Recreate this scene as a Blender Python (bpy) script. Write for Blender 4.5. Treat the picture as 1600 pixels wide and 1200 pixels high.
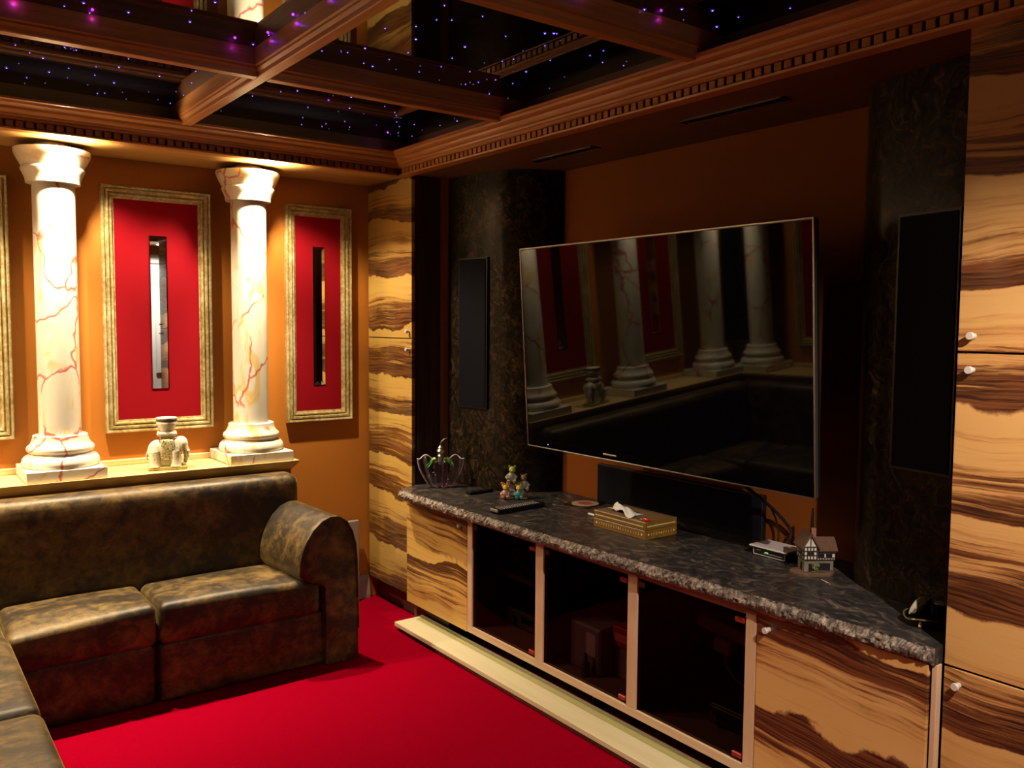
import bpy, bmesh, math, random
from mathutils import Vector, Matrix
random.seed(7)
for o in list(bpy.data.objects): bpy.data.objects.remove(o)
SC = bpy.context.scene
COL = SC.collection
# ------------------------------------------------------------------ camera, world, exposure
cam_d = bpy.data.cameras.new('camera'); cam = bpy.data.objects.new('camera', cam_d); COL.objects.link(cam)
cam_d.sensor_fit = 'HORIZONTAL'; cam_d.sensor_width = 36.0; cam_d.lens = 1350.0 / 1600.0 * 36.0
cam_d.clip_start = 0.02
_R = [[0.80192, -0.03535, 0.59640], [-0.59740, -0.05930, 0.79975], [0.00707, -0.99762, -0.06862]]
cm = Matrix.Identity(4)
for i in range(3):
    cm[i][0] = _R[i][0]; cm[i][1] = -_R[i][1]; cm[i][2] = -_R[i][2]
cm.translation = (0, 0, 1.5)
cam.matrix_world = cm
SC.camera = cam
W = bpy.data.worlds.new('world'); SC.world = W; W.use_nodes = True
W.node_tree.nodes['Background'].inputs[0].default_value = (1.0, 0.75, 0.6, 1)
W.node_tree.nodes['Background'].inputs[1].default_value = 0.0
SC.view_settings.view_transform = 'Standard'; SC.view_settings.look = 'None'
SC.view_settings.gamma = 1.0; SC.view_settings.use_curve_mapping = False
SC.view_settings.exposure = 0.0
SC.cycles.max_bounces = 10; SC.cycles.diffuse_bounces = 1; SC.cycles.glossy_bounces = 5
SC.cycles.transparent_max_bounces = 12; SC.cycles.use_denoising = True
SC.cycles.caustics_reflective = False; SC.cycles.caustics_refractive = False
SC.cycles.sample_clamp_indirect = 4.0
LAMP_COLOR = (1.0, 0.80, 0.50)
# each lamp: (narrow beam watts, wide flood watts, added upward spot watts)
LAMP_BACK = (130.0, 62.0, 38.0)      # over the back wall columns
LAMP_LEFT = (60.0, 20.0, 8.0)      # over the left wall columns
LAMP_FRONT = (215.0, 3.0, 0.3)     # in the front soffit by the white door
FRONT_COLOR = (1.0, 0.82, 0.62)

# ------------------------------------------------------------------ mesh helpers (all geometry in world metres)
class MB:
    def __init__(s): s.v = []; s.f = []; s.m = []; s.cur = 0
    def add(s, vs, fs):
        b = len(s.v); s.v += [tuple(p) for p in vs]
        for f in fs: s.f.append([b + i for i in f]); s.m.append(s.cur)
        return s
    def box(s, x0, y0, z0, x1, y1, z1, M=None):
        vs = [Vector((x, y, z)) for x in (x0, x1) for y in (y0, y1) for z in (z0, z1)]
        if M: vs = [M @ p for p in vs]
        return s.add(vs, [(0,1,3,2),(4,6,7,5),(0,4,5,1),(2,3,7,6),(0,2,6,4),(1,5,7,3)])
    def bbox(s, x0, y0, z0, x1, y1, z1, r=0.004, M=None, seg=1):
        bm = bmesh.new(); bmesh.ops.create_cube(bm, size=1)
        for v in bm.verts:
            v.co = Vector(((x0+x1)/2 + v.co.x*(x1-x0), (y0+y1)/2 + v.co.y*(y1-y0), (z0+z1)/2 + v.co.z*(z1-z0)))
        bmesh.ops.bevel(bm, geom=list(bm.edges), offset=r, segments=seg, profile=0.5, affect='EDGES')
        return s.bm(bm, M)
    def bm(s, bm, M=None):
        bm.verts.index_update()
        vs = [(M @ v.co) if M else v.co.copy() for v in bm.verts]
        s.add(vs, [[v.index for v in f.verts] for f in bm.faces]); bm.free(); return s
    def lathe(s, prof, c, n=40, M=None, a0=0.0, a1=2*math.pi):
        full = abs(a1-a0-2*math.pi) < 1e-6; k = n if full else n+1
        vs = []; fs = []
        for r, z in prof:
            for i in range(k):
                a = a0 + (a1-a0)*i/n
                p = Vector((r*math.cos(a), r*math.sin(a), z))
                p = (M @ p) if M else p
                vs.append(p + Vector(c))
        for j in range(len(prof)-1):
            for i in range(n):
                i2 = (i+1) % k
                fs.append((j*k+i, j*k+i2, (j+1)*k+i2, (j+1)*k+i))
        if full:
            if prof[0][0] > 1e-5: fs.append(tuple(reversed(range(k))))
            if prof[-1][0] > 1e-5: fs.append(tuple(range((len(prof)-1)*k, len(prof)*k)))
        return s.add(vs, fs)
    def tube(s, pts, r, n=8, rad=None):
        pts = [Vector(p) for p in pts]; vs = []; fs = []; L = len(pts)
        up = Vector((0.13, 0.27, 0.95))
        for i, p in enumerate(pts):
            t = (pts[min(i+1, L-1)] - pts[max(i-1, 0)]).normalized()
            a = t.cross(up)
            if a.length < 1e-3: a = t.cross(Vector((1, 0, 0)))
            a.normalize(); b = t.cross(a)
            rr = rad[i] if rad else r
            for k in range(n):
                w = 2*math.pi*k/n
                vs.append(p + (a*math.cos(w) + b*math.sin(w))*rr)
        for i in range(L-1):
            for k in range(n):
                k2 = (k+1) % n
                fs.append((i*n+k, i*n+k2, (i+1)*n+k2, (i+1)*n+k))
        fs.append(tuple(reversed(range(n)))); fs.append(tuple(range((L-1)*n, L*n)))
        return s.add(vs, fs)
    def blob(s, c, rx, ry=None, rz=None, M=None, seg=14, ring=9, fn=None):
        ry = ry or rx; rz = rz or rx
        bm = bmesh.new(); bmesh.ops.create_uvsphere(bm, u_segments=seg, v_segments=ring, radius=1)
        for v in bm.verts:
            p = Vector((v.co.x*rx, v.co.y*ry, v.co.z*rz))
            if fn: p = fn(p)
            if M: p = M @ p
            v.co = p + Vector(c)
        return s.bm(bm)
    def prism(s, poly, axis, a, b):
        """polygon of 2D points extruded along an axis (0,1,2) from a to b; 2D points are the two remaining axes in order"""
        n = len(poly)
        def P(q, t):
            l = list(q); l.insert(axis, t); return tuple(l)
        vs = [P(q, a) for q in poly] + [P(q, b) for q in poly]
        fs = [tuple(range(n)), tuple(reversed(range(n, 2*n)))]
        for i in range(n):
            j = (i+1) % n; fs.append((i, n+i, n+j, j))
        return s.add(vs, fs)
    def rbox(s, x0, y0, z0, x1, y1, z1, r, fn=None, step=0.06, M=None):
        def ax(a, b):
            L = b-a; rr = min(r, L/2*0.98)
            k = max(1, int((L-2*rr)/step))
            e = [0, 0.12*rr, 0.35*rr, 0.65*rr]
            return [a+t for t in e] + [a+rr+(L-2*rr)*i/k for i in range(k+1)] + [b-t for t in reversed(e)]
        A = [ax(x0, x1), ax(y0, y1), ax(z0, z1)]
        lo = [min(q+r, (q+w)/2) for q, w in ((x0,x1),(y0,y1),(z0,z1))]; hi = [max(w-r, (q+w)/2) for q, w in ((x0,x1),(y0,y1),(z0,z1))]
        idx = {}; vs = []; fs = []
        def key(i, j, k):
            if (i,j,k) in idx: return idx[(i,j,k)]
            p = Vector((A[0][i], A[1][j], A[2][k]))
            q = Vector([min(max(p[t], lo[t]), hi[t]) for t in range(3)])
            d = p - q
            if d.length > 1e-9: p = q + d.normalized()*r
            if fn: p = fn(p)
            if M: p = M @ p
            idx[(i,j,k)] = len(vs); vs.append(p); return idx[(i,j,k)]
        N = [len(a)-1 for a in A]
        for t in range(3):
            u, w = [q for q in range(3) if q != t]
            for side in (0, N[t]):
                for i in range(N[u]):
                    for j in range(N[w]):
                        def kk(a, b):
                            c = [0,0,0]; c[t] = side; c[u] = a; c[w] = b; return key(*c)
                        fs.append((kk(i,j), kk(i+1,j), kk(i+1,j+1), kk(i,j+1)))
        return s.add(vs, fs)
    def build(s, name, mat, parent=None, smooth=False, angle=40):
        me = bpy.data.meshes.new(name)
        off = parent.matrix_world.translation.copy() if parent else Vector((0,0,0))
        off = wloc(parent)
        me.from_pydata([tuple(Vector(p)-off) for p in s.v], [], s.f)
        bm = bmesh.new(); bm.from_mesh(me); bmesh.ops.recalc_face_normals(bm, faces=bm.faces)
        bm.to_mesh(me); bm.free()
        mats = mat if isinstance(mat, (list, tuple)) else [mat]
        for m in mats: me.materials.append(m)
        if len(mats) > 1: me.polygons.foreach_set('material_index', s.m)
        if smooth:
            me.polygons.foreach_set('use_smooth', [True]*len(me.polygons))
            try: me.set_sharp_from_angle(angle=math.radians(angle))
            except Exception: pass
        me.update()
        o = bpy.data.objects.new(name, me); COL.objects.link(o)
        if parent: o.parent = parent
        return o
def wloc(o):
    p = Vector((0,0,0))
    while o is not None:
        p += o.location; o = o.parent
    return p
def tag(o, label=None, cat=None, group=None, kind=None):
    if label: o['label'] = label
    if cat: o['category'] = cat
    if group: o['group'] = group
    if kind: o['kind'] = kind
    return o
def thing(name, loc, label, cat, group=None):
    o = bpy.data.objects.new(name, None); COL.objects.link(o); o.location = loc; o.empty_display_size = 0.05
    return tag(o, label, cat, group)
def struct(o): o['kind'] = 'structure'; return o
def copy_tree(o, parent=None):
    c = o.copy(); COL.objects.link(c); c.parent = parent
    for ch in list(o.children): copy_tree(ch, c)
    return c
def MT(loc, rz=0.0, rx=0.0, ry=0.0, s=1.0):
    return Matrix.Translation(loc) @ Matrix.Rotation(rz, 4, 'Z') @ Matrix.Rotation(ry, 4, 'Y') @ Matrix.Rotation(rx, 4, 'X') @ Matrix.Scale(s, 4)

# ------------------------------------------------------------------ materials
class NG:
    def __init__(s, name):
        s.mat = bpy.data.materials.new(name); s.mat.use_nodes = True
        s.t = s.mat.node_tree; s.n = s.t.nodes; s.l = s.t.links
        s.bsdf = s.n['Principled BSDF']; s.out = s.n['Material Output']
    def node(s, k, **kw):
        n = s.n.new(k)
        for a, b in kw.items(): setattr(n, a, b)
        return n
    def put(s, sock, v):
        if isinstance(v, bpy.types.NodeSocket): s.l.new(v, sock)
        elif isinstance(v, (tuple, list)) and len(v) == 3 and sock.type == 'RGBA': sock.default_value = (*v, 1)
        else: sock.default_value = v
    def m(s, op, a, b=0.0, c=None, clamp=False):
        n = s.node('ShaderNodeMath', operation=op, use_clamp=clamp); s.put(n.inputs[0], a); s.put(n.inputs[1], b)
        if c is not None: s.put(n.inputs[2], c)
        return n.outputs[0]
    def obj(s): return s.node('ShaderNodeTexCoord').outputs['Object']
    def scale(s, v, sc, loc=(0,0,0), rot=(0,0,0)):
        n = s.node('ShaderNodeMapping'); s.put(n.inputs['Vector'], v); n.inputs['Scale'].default_value = sc; n.inputs['Location'].default_value = loc
        n.inputs['Rotation'].default_value = rot
        return n.outputs[0]
    def xyz(s, v):
        n = s.node('ShaderNodeSeparateXYZ'); s.put(n.inputs[0], v); return n.outputs
    def noise(s, v, sc=1.0, det=3.0, rough=0.5, dist=0.0):
        n = s.node('ShaderNodeTexNoise'); s.put(n.inputs['Vector'], v)
        n.inputs['Scale'].default_value = sc; n.inputs['Detail'].default_value = det; n.inputs['Roughness'].default_value = rough; n.inputs['Distortion'].default_value = dist
        return n.outputs['Fac']
    def noisec(s, v, sc=1.0, det=3.0):
        n = s.node('ShaderNodeTexNoise'); s.put(n.inputs['Vector'], v); n.inputs['Scale'].default_value = sc; n.inputs['Detail'].default_value = det
        return n.outputs['Color']
    def vadd(s, a, b, k=1.0):
        n = s.node('ShaderNodeVectorMath', operation='MULTIPLY_ADD'); s.put(n.inputs[0], b); n.inputs[1].default_value = (k,k,k); s.put(n.inputs[2], a)
        return n.outputs[0]
    def voro(s, v, sc, feature='DISTANCE_TO_EDGE'):
        n = s.node('ShaderNodeTexVoronoi', feature=feature); s.put(n.inputs['Vector'], v); n.inputs['Scale'].default_value = sc
        return n.outputs['Distance']
    def ramp(s, f, stops, interp='LINEAR'):
        n = s.node('ShaderNodeValToRGB'); s.put(n.inputs[0], f); r = n.color_ramp; r.interpolation = interp
        while len(r.elements) < len(stops): r.elements.new(0.5)
        for e, (p, c) in zip(r.elements, stops):
            e.position = p; e.color = (*c, 1) if len(c) == 3 else c
        return n.outputs[0]
    def step(s, f, a, b):   # smooth 0->1 between a and b
        n = s.node('ShaderNodeMapRange', interpolation_type='SMOOTHSTEP'); s.put(n.inputs[0], f)
        n.inputs[1].default_value = a; n.inputs[2].default_value = b; return n.outputs[0]
    def mix(s, f, a, b, kind='MIX'):
        n = s.node('ShaderNodeMix', data_type='RGBA', blend_type=kind); s.put(n.inputs[0], f); s.put(n.inputs[6], a); s.put(n.inputs[7], b)
        return n.outputs[2]
    def bump(s, h, strength=0.3, dist=0.01):
        n = s.node('ShaderNodeBump'); s.put(n.inputs['Height'], h); n.inputs['Strength'].default_value = strength; n.inputs['Distance'].default_value = dist
        s.l.new(n.outputs[0], s.bsdf.inputs['Normal'])
    def done(s, color=None, rough=None, metal=None, **kw):
        if color is not None: s.put(s.bsdf.inputs['Base Color'], color)
        if rough is not None: s.put(s.bsdf.inputs['Roughness'], rough)
        if metal is not None: s.put(s.bsdf.inputs['Metallic'], metal)
        for k, v in kw.items(): s.put(s.bsdf.inputs[k.replace('_', ' ')], v)
        return s.mat
def plain(name, color, rough=0.5, metal=0.0, var=0.12, sc=30.0, **kw):
    g = NG(name); n = g.noise(g.obj(), sc, 3)
    a = tuple(c*(1-var) for c in color); b = tuple(min(1, c*(1+var)) for c in color)
    return g.done(g.mix(n, a, b), rough, metal, **kw)
def emit(name, color, strength, sampled=True):
    g = NG(name); e = g.node('ShaderNodeEmission'); e.inputs[0].default_value = (*color, 1); e.inputs[1].default_value = strength
    g.l.new(e.outputs[0], g.out.inputs[0])
    if not sampled: g.mat.cycles.emission_sampling = 'NONE'
    return g.mat

def veneer(name, off=(0,0,0), period=0.30, coat=0.2, light=(0.74,0.45,0.18), light2=(0.62,0.31,0.10), slope=0.0, flip=1.0, jag=0.16, red=(0.42,0.15,0.042), dk0=(0.030, 0.010, 0.006), dk1=(0.19, 0.060, 0.020), amt=0.04):
    """tiger-striped veneer: horizontal figure on a yz face; dark bands are bundles of streaks with one sharp contour"""
    g = NG(name); p = g.scale(g.obj(), (0,1,1), off); x, y, z = g.xyz(p)
    w1 = g.noise(g.scale(p, (1.0, 1.3, 2.4)), 1.0, 2, 0.5)
    w2 = g.noise(g.scale(p, (1.0, 8.0, 7.0)), 1.0, 5, 0.62)
    w3 = g.noise(g.scale(p, (1.0, 0.8, 5.0), (3, 2, 1)), 1.0, 2, 0.5)
    v = g.m('ADD', g.m('MULTIPLY', z, flip/period), g.m('MULTIPLY', y, slope))
    v = g.m('ADD', v, g.m('ADD', g.m('MULTIPLY', w1, 1.3), g.m('MULTIPLY', w3, 0.5)))
    vj = g.m('ADD', v, g.m('MULTIPLY', w2, jag))
    s = g.m('FRACT', vj)
    lin = g.m('ADD', g.m('ADD', g.m('MULTIPLY', z, flip), g.m('MULTIPLY', y, slope*period)), g.m('MULTIPLY', w1, 0.16))
    lin = g.m('ADD', lin, g.m('MULTIPLY', w2, 0.012))
    cv = g.node('ShaderNodeCombineXYZ'); g.put(cv.inputs[0], g.m('MULTIPLY', y, 1.8)); g.put(cv.inputs[1], g.m('MULTIPLY', lin, 62.0)); g.put(cv.inputs[2], z)
    fib = g.noise(cv.outputs[0], 1.0, 7, 0.66, 0.5)
    cw = g.node('ShaderNodeCombineXYZ'); g.put(cw.inputs[0], g.m('MULTIPLY', y, 4.0)); g.put(cw.inputs[1], g.m('MULTIPLY', lin, 170.0))
    fine = g.noise(cw.outputs[0], 1.0, 4, 0.6, 0.2)
    edge = g.step(s, 0.0, 0.03)
    thr = g.m('ADD', g.m('ADD', 0.34 - amt, g.m('MULTIPLY', g.m('SUBTRACT', s, 0.06), 0.50)), g.m('MULTIPLY', g.m('SUBTRACT', w3, 0.5), 0.35))
    d = g.m('SUBTRACT', fib, thr)
    dark = g.m('MULTIPLY', g.step(d, -0.05, 0.10), edge)
    mid = g.m('MULTIPLY', g.step(d, -0.20, 0.10), edge)
    base = g.mix(g.noise(g.scale(p, (1, 1.6, 7.0)), 1.0, 4), light2, light)
    base = g.mix(g.m('MULTIPLY', g.step(fine, 0.64, 0.76), 0.5), base, red)
    dk = g.mix(g.step(g.m('ADD', g.m('MULTIPLY', fib, 0.4), g.m('MULTIPLY', fine, 0.6)), 0.42, 0.60), dk0, dk1)
    c = g.mix(g.m('MULTIPLY', mid, 0.75), base, red)
    c = g.mix(dark, c, dk)
    g.bsdf.inputs['Coat Weight'].default_value = coat; g.bsdf.inputs['Coat Roughness'].default_value = 0.06
    return g.done(c, 0.38)
def straight_wood(name, axis, c0, c1, c2, sc=60.0, rough=0.4, coat=0.0):
    g = NG(name); k = [sc, sc, sc]; k[axis] = sc*0.05
    n = g.noise(g.scale(g.obj(), tuple(k)), 1.0, 5, 0.6, 0.4); k2 = [6.0]*3; k2[axis] = 1.2
    b = g.noise(g.scale(g.obj(), tuple(k2)), 1.0, 3)
    f = g.m('ADD', g.m('MULTIPLY', n, 0.6), g.m('MULTIPLY', b, 0.4))
    g.bsdf.inputs['Coat Weight'].default_value = coat; g.bsdf.inputs['Coat Roughness'].default_value = 0.2
    g.bump(n, 0.08, 0.003)
    return g.done(g.ramp(f, [(0.3, c0), (0.5, c1), (0.7, c2)]), rough)
def marble(name, off):
    g = NG(name); p = g.scale(g.obj(), (1,1,1), off)
    q = g.vadd(g.scale(p, (1,1,0.62)), g.noisec(g.scale(p, (1,1,0.8)), 5.0, 3), 0.16)
    q = g.vadd(q, g.noisec(p, 28.0, 3), 0.018)
    d = g.voro(q, 5.2)
    mask = g.step(g.noise(p, 4.5, 2), 0.40, 0.50)
    thick = g.m('ADD', 0.006, g.m('MULTIPLY', g.noise(p, 16.0, 2), 0.042))
    v = g.m('MULTIPLY', g.m('SUBTRACT', 1.0, g.m('DIVIDE', d, thick), clamp=True), mask)
    v = g.m('POWER', v, 0.6)
    q2 = g.vadd(g.scale(p, (1.3,1.3,0.9), (3,1,2)), g.noisec(p, 9.0, 4), 0.12)
    d2 = g.voro(q2, 6.0)
    v2 = g.m('MULTIPLY', g.m('SUBTRACT', 1.0, g.m('DIVIDE', d2, 0.014), clamp=True), g.step(g.noise(p, 6.0, 2, 0.5, 1.0), 0.55, 0.66))
    yel = g.m('MULTIPLY', g.step(g.noise(g.scale(p, (1,1,0.45)), 11.0, 3, 0.5, 1.4), 0.54, 0.68), 0.8)
    c = g.mix(yel, (0.84, 0.79, 0.68), (0.82, 0.56, 0.16))
    c = g.mix(g.m('MULTIPLY', v2, 0.55), c, (0.35, 0.25, 0.22))
    c = g.mix(g.m('MULTIPLY', v, 0.9), c, (0.55, 0.035, 0.035))
    return g.done(c, 0.3)
def gold_leaf(name):
    g = NG(name); p = g.obj()
    n = g.noise(g.scale(p, (9, 9, 9)), 1.0, 5, 0.7); m2 = g.noise(g.scale(p, (60, 60, 60)), 1.0, 3)
    c = g.ramp(g.m('ADD', g.m('MULTIPLY', n, 0.6), g.m('MULTIPLY', m2, 0.4)), [(0.32, (0.26, 0.16, 0.05)), (0.48, (0.52, 0.40, 0.17)), (0.62, (0.80, 0.70, 0.42))])
    return g.done(c, 0.34, 0.35)
def leather(name):
    g = NG(name); p = g.obj()
    n = g.noise(g.scale(p, (4.5, 8.0, 7.0)), 1.0, 6, 0.62, 0.5); f = g.noise(g.scale(p, (30, 30, 30)), 1.0, 6, 0.7); t = g.noise(g.scale(p, (13, 19, 13)), 1.0, 5, 0.65, 1.0)
    k = g.m('ADD', g.m('MULTIPLY', n, 0.42), g.m('ADD', g.m('MULTIPLY', t, 0.33), g.m('MULTIPLY', f, 0.27)))
    c = g.ramp(k, [(0.41, (0.008, 0.006, 0.004)), (0.48, (0.024, 0.015, 0.006)), (0.55, (0.10, 0.060, 0.016)), (0.65, (0.22, 0.138, 0.036))])
    g.bump(g.noise(p, 190.0, 3), 0.12, 0.002)
    return g.done(c, g.m('ADD', 0.34, g.m('MULTIPLY', n, 0.3)), Specular_IOR_Level=0.6, Sheen_Weight=0.3, Sheen_Roughness=0.35, Sheen_Tint=(0.95, 0.66, 0.25, 1))
def granite(name, rough_edge=False):
    g = NG(name); p = g.obj()
    if rough_edge:
        a = g.noise(p, 70.0, 5, 0.7); b = g.noise(p, 22.0, 4, 0.6)
        c = g.ramp(g.m('ADD', g.m('MULTIPLY', a, 0.65), g.m('MULTIPLY', b, 0.35)), [(0.37, (0.018, 0.013, 0.012)), (0.47, (0.11, 0.085, 0.073)), (0.55, (0.27, 0.215, 0.185)), (0.68, (0.58, 0.49, 0.43))])
        g.bump(a, 0.6, 0.006)
        return g.done(c, 0.5)
    q = g.vadd(p, g.noisec(p, 5.0, 4), 0.12)
    a = g.noise(g.scale(q, (14, 9, 14)), 1.0, 6, 0.68, 2.4); b = g.noise(p, 4.0, 3); sp = g.noise(p, 150.0, 2)
    c = g.ramp(a, [(0.36, (0.017, 0.016, 0.018)), (0.5, (0.036, 0.032, 0.034)), (0.58, (0.085, 0.068, 0.063)), (0.69, (0.22, 0.175, 0.15))])
    c = g.mix(g.m('MULTIPLY', g.step(b, 0.4, 0.65), 0.45), c, (0.03, 0.027, 0.028))
    c = g.mix(g.m('MULTIPLY', g.step(sp, 0.72, 0.78), 0.5), c, (0.4, 0.34, 0.3))
    return g.done(c, 0.33, Specular_IOR_Level=0.28)
def burl(name):
    g = NG(name); p = g.obj()
    q = g.vadd(p, g.noisec(p, 9.0, 3), 0.16)
    a = g.noise(g.scale(q, (16, 16, 11)), 1.0, 6, 0.65, 2.5); b = g.noise(p, 3.0, 3)
    c = g.ramp(a, [(0.38, (0.004, 0.0034, 0.003)), (0.50, (0.010, 0.0075, 0.005)), (0.58, (0.030, 0.020, 0.011)), (0.68, (0.105, 0.068, 0.036))])
    c = g.mix(g.m('MULTIPLY', g.step(b, 0.45, 0.7), 0.8), c, (0.007, 0.006, 0.005))
    c = g.mix(0.35, c, g.ramp(a, [(0.4, (0.006,0.005,0.004)), (0.7, (0.08,0.05,0.026))]))
    return g.done(c, 0.30, Specular_IOR_Level=0.08)
def carpet(name):
    g = NG(name); p = g.obj(); f = g.noise(p, 420.0, 2); b = g.noise(p, 5.0, 3)
    c = g.mix(f, (0.22, 0.0006, 0.010), (0.38, 0.0012, 0.021)); c = g.mix(g.m('MULTIPLY', b, 0.35), c, (0.25, 0.0006, 0.012))
    g.bump(f, 0.7, 0.004)
    return g.done(c, 0.95, Specular_IOR_Level=0.0)
def paint(name, color, rough=0.55, spec=0.3):
    g = NG(name); p = g.obj(); n = g.noise(p, 2.5, 4); f = g.noise(p, 240.0, 2)
    g.bump(f, 0.06, 0.002)
    return g.done(g.mix(n, tuple(c*0.92 for c in color), tuple(c*1.08 for c in color)), rough, Specular_IOR_Level=spec)
def black_glass(name, color=(0.003,0.003,0.005), rough=0.015, ior=1.5):
    g = NG(name); n = g.noise(g.obj(), 3.0, 2)
    return g.done(g.mix(n, color, tuple(c*1.3 for c in color)), rough, 0.0, IOR=ior)
def tinted_glass(name, tint, ior=1.5, gl_rough=0.01, tintb=None, sc=8.0):
    g = NG(name); tr = g.node('ShaderNodeBsdfTransparent'); gl = g.node('ShaderNodeBsdfGlossy'); fr = g.node('ShaderNodeFresnel'); mx = g.node('ShaderNodeMixShader')
    n = g.noise(g.obj(), sc, 3, 0.5, 1.0)
    g.put(tr.inputs[0], g.mix(g.step(n, 0.35, 0.65), tint, tintb or tint)); gl.inputs['Roughness'].default_value = gl_rough; fr.inputs[0].default_value = ior
    g.l.new(fr.outputs[0], mx.inputs[0]); g.l.new(tr.outputs[0], mx.inputs[1]); g.l.new(gl.outputs[0], mx.inputs[2]); g.l.new(mx.outputs[0], g.out.inputs[0])
    return g.mat

M = {}
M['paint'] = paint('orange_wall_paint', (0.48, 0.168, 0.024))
M['paint_shaded'] = paint('shaded_orange_wall_paint', (0.21, 0.058, 0.010), 0.7, 0.08)  # the orange wall paint, darkened in colour for the shade in the recess
M['red'] = paint('red_panel_fabric', (0.235, 0.004, 0.010), 0.8, 0.06)
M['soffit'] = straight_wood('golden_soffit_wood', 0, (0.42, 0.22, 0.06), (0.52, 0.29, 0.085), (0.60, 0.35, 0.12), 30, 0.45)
M['soffit_y'] = straight_wood('shaded_soffit_wood', 1, (0.09, 0.035, 0.014), (0.12, 0.045, 0.018), (0.15, 0.06, 0.022), 30, 0.5)  # soffit wood with the shade over the recess put into its colour
M['alu'] = plain('satin_aluminium', (0.74, 0.70, 0.68), 0.45, 0.25, 0.04)
M['beam_x'] = straight_wood('beam_wood_x', 0, (0.26, 0.092, 0.022), (0.42, 0.158, 0.038), (0.60, 0.25, 0.07), 70, 0.42, 0.15)
M['beam_y'] = straight_wood('beam_wood_y', 1, (0.26, 0.092, 0.022), (0.42, 0.158, 0.038), (0.60, 0.25, 0.07), 70, 0.42, 0.15)
M['ledge'] = straight_wood('ledge_wood', 0, (0.60, 0.40, 0.16), (0.72, 0.50, 0.22), (0.80, 0.60, 0.30), 40, 0.4)
M['pale'] = straight_wood('pale_edge_wood', 2, (0.58, 0.36, 0.22), (0.66, 0.43, 0.28), (0.72, 0.50, 0.34), 50, 0.45)
M['pale_y'] = straight_wood('pale_rail_wood', 1, (0.60, 0.40, 0.25), (0.68, 0.47, 0.31), (0.76, 0.56, 0.40), 50, 0.45)
M['board'] = straight_wood('bare_board_wood', 1, (0.66, 0.55, 0.34), (0.74, 0.64, 0.42), (0.80, 0.72, 0.52), 25, 0.5)
M['brown_rail'] = straight_wood('brown_rail_wood', 1, (0.20, 0.07, 0.04), (0.27, 0.10, 0.055), (0.33, 0.13, 0.07), 60, 0.45)
M['toe'] = straight_wood('toe_kick_wood', 1, (0.11, 0.05, 0.035), (0.15, 0.07, 0.05), (0.19, 0.09, 0.06), 40, 0.6)
M['dark_side'] = straight_wood('dark_side_veneer', 2, (0.018, 0.010, 0.008), (0.045, 0.022, 0.015), (0.13, 0.06, 0.03), 28, 0.4)
M['carcass'] = plain('dark_carcass', (0.03, 0.018, 0.012), 0.6)
M['black'] = plain('matt_black', (0.006, 0.006, 0.007), 0.6)
M['satin_black'] = plain('satin_black', (0.007, 0.007, 0.008), 0.4, Specular_IOR_Level=0.3)
M['grille'] = plain('blue_black_grille', (0.0022, 0.003, 0.0085), 0.85, 0, 0.3, 600, Specular_IOR_Level=0.15)
M['chrome'] = plain('brushed_steel', (0.72, 0.69, 0.66), 0.28, 1.0, 0.05)
M['dark_metal'] = plain('dark_metal', (0.10, 0.09, 0.08), 0.35, 0.9)
M['silver_trim'] = plain('tv_trim', (0.30, 0.29, 0.27), 0.3, 0.9)
M['mirror'] = plain('mirror_silver', (0.86, 0.86, 0.84), 0.015, 1.0, 0.02)
M['gold'] = gold_leaf('pale_gold_leaf')
M['leather'] = leather('distressed_suede')
M['granite'] = granite('granite_top'); M['granite_edge'] = granite('granite_rough_edge', True)
M['burl'] = burl('dark_burl_panel')
M['carpet'] = carpet('red_carpet')
M['ceil_glass'] = black_glass('black_ceiling_glass', (0.003, 0.0025, 0.004), 0.012, 1.52)
M['screen'] = black_glass('television_screen', (0.0015, 0.0015, 0.002), 0.03, 1.24)
M['smoke'] = tinted_glass('smoked_glass', (0.66, 0.57, 0.56), 1.09)
M['white'] = plain('white_paint', (0.78, 0.77, 0.75), 0.4, 0, 0.03)
M['white_plastic'] = plain('white_plastic', (0.72, 0.70, 0.72), 0.4, 0, 0.03)
M['lens'] = emit('lamp_lens', (1.0, 0.86, 0.6), 40.0, False)
M['star'] = emit('star_core', (0.62, 0.45, 1.0), 4.0, False)
M['star_halo'] = emit('star_halo', (0.105, 0.018, 0.80), 0.9, False)  # violet halo of each star, put in as a glowing ring
M['star_faint'] = emit('star_faint', (0.30, 0.24, 0.80), 0.55, False)
# ------------------------------------------------------------------ room shell
XL, XR, YB, YF, ZS, ZC = -0.60, 2.70, 4.22, -0.45, 2.232, 2.40     # walls, soffit, glass ceiling
FX, FY, FXL, FYF = 2.17, 3.83, -0.21, 0.15                          # edges of the ceiling recess
XT = 2.17                                                           # faces of the tall cabinets
struct(MB().box(XL-0.1, YF-0.1, -0.10, XR+0.1, YB+0.1, 0.0).build('floor', M['carpet']))
struct(MB().box(XL-0.1, YB, 0.0, XR+0.1, YB+0.1, 2.55).build('wall_back', M['paint']))
struct(MB().box(XL-0.1, YF-0.1, 0.0, XL, YB, 2.55).build('wall_left', M['paint']))
struct(MB().box(XR, YF-0.1, 0.0, XR+0.1, YB, 2.55).build('wall_right', M['paint_shaded']))
struct(MB().box(XL, YF-0.1, 0.0, XR, YF, 2.55).build('wall_front', M['paint']))
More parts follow.
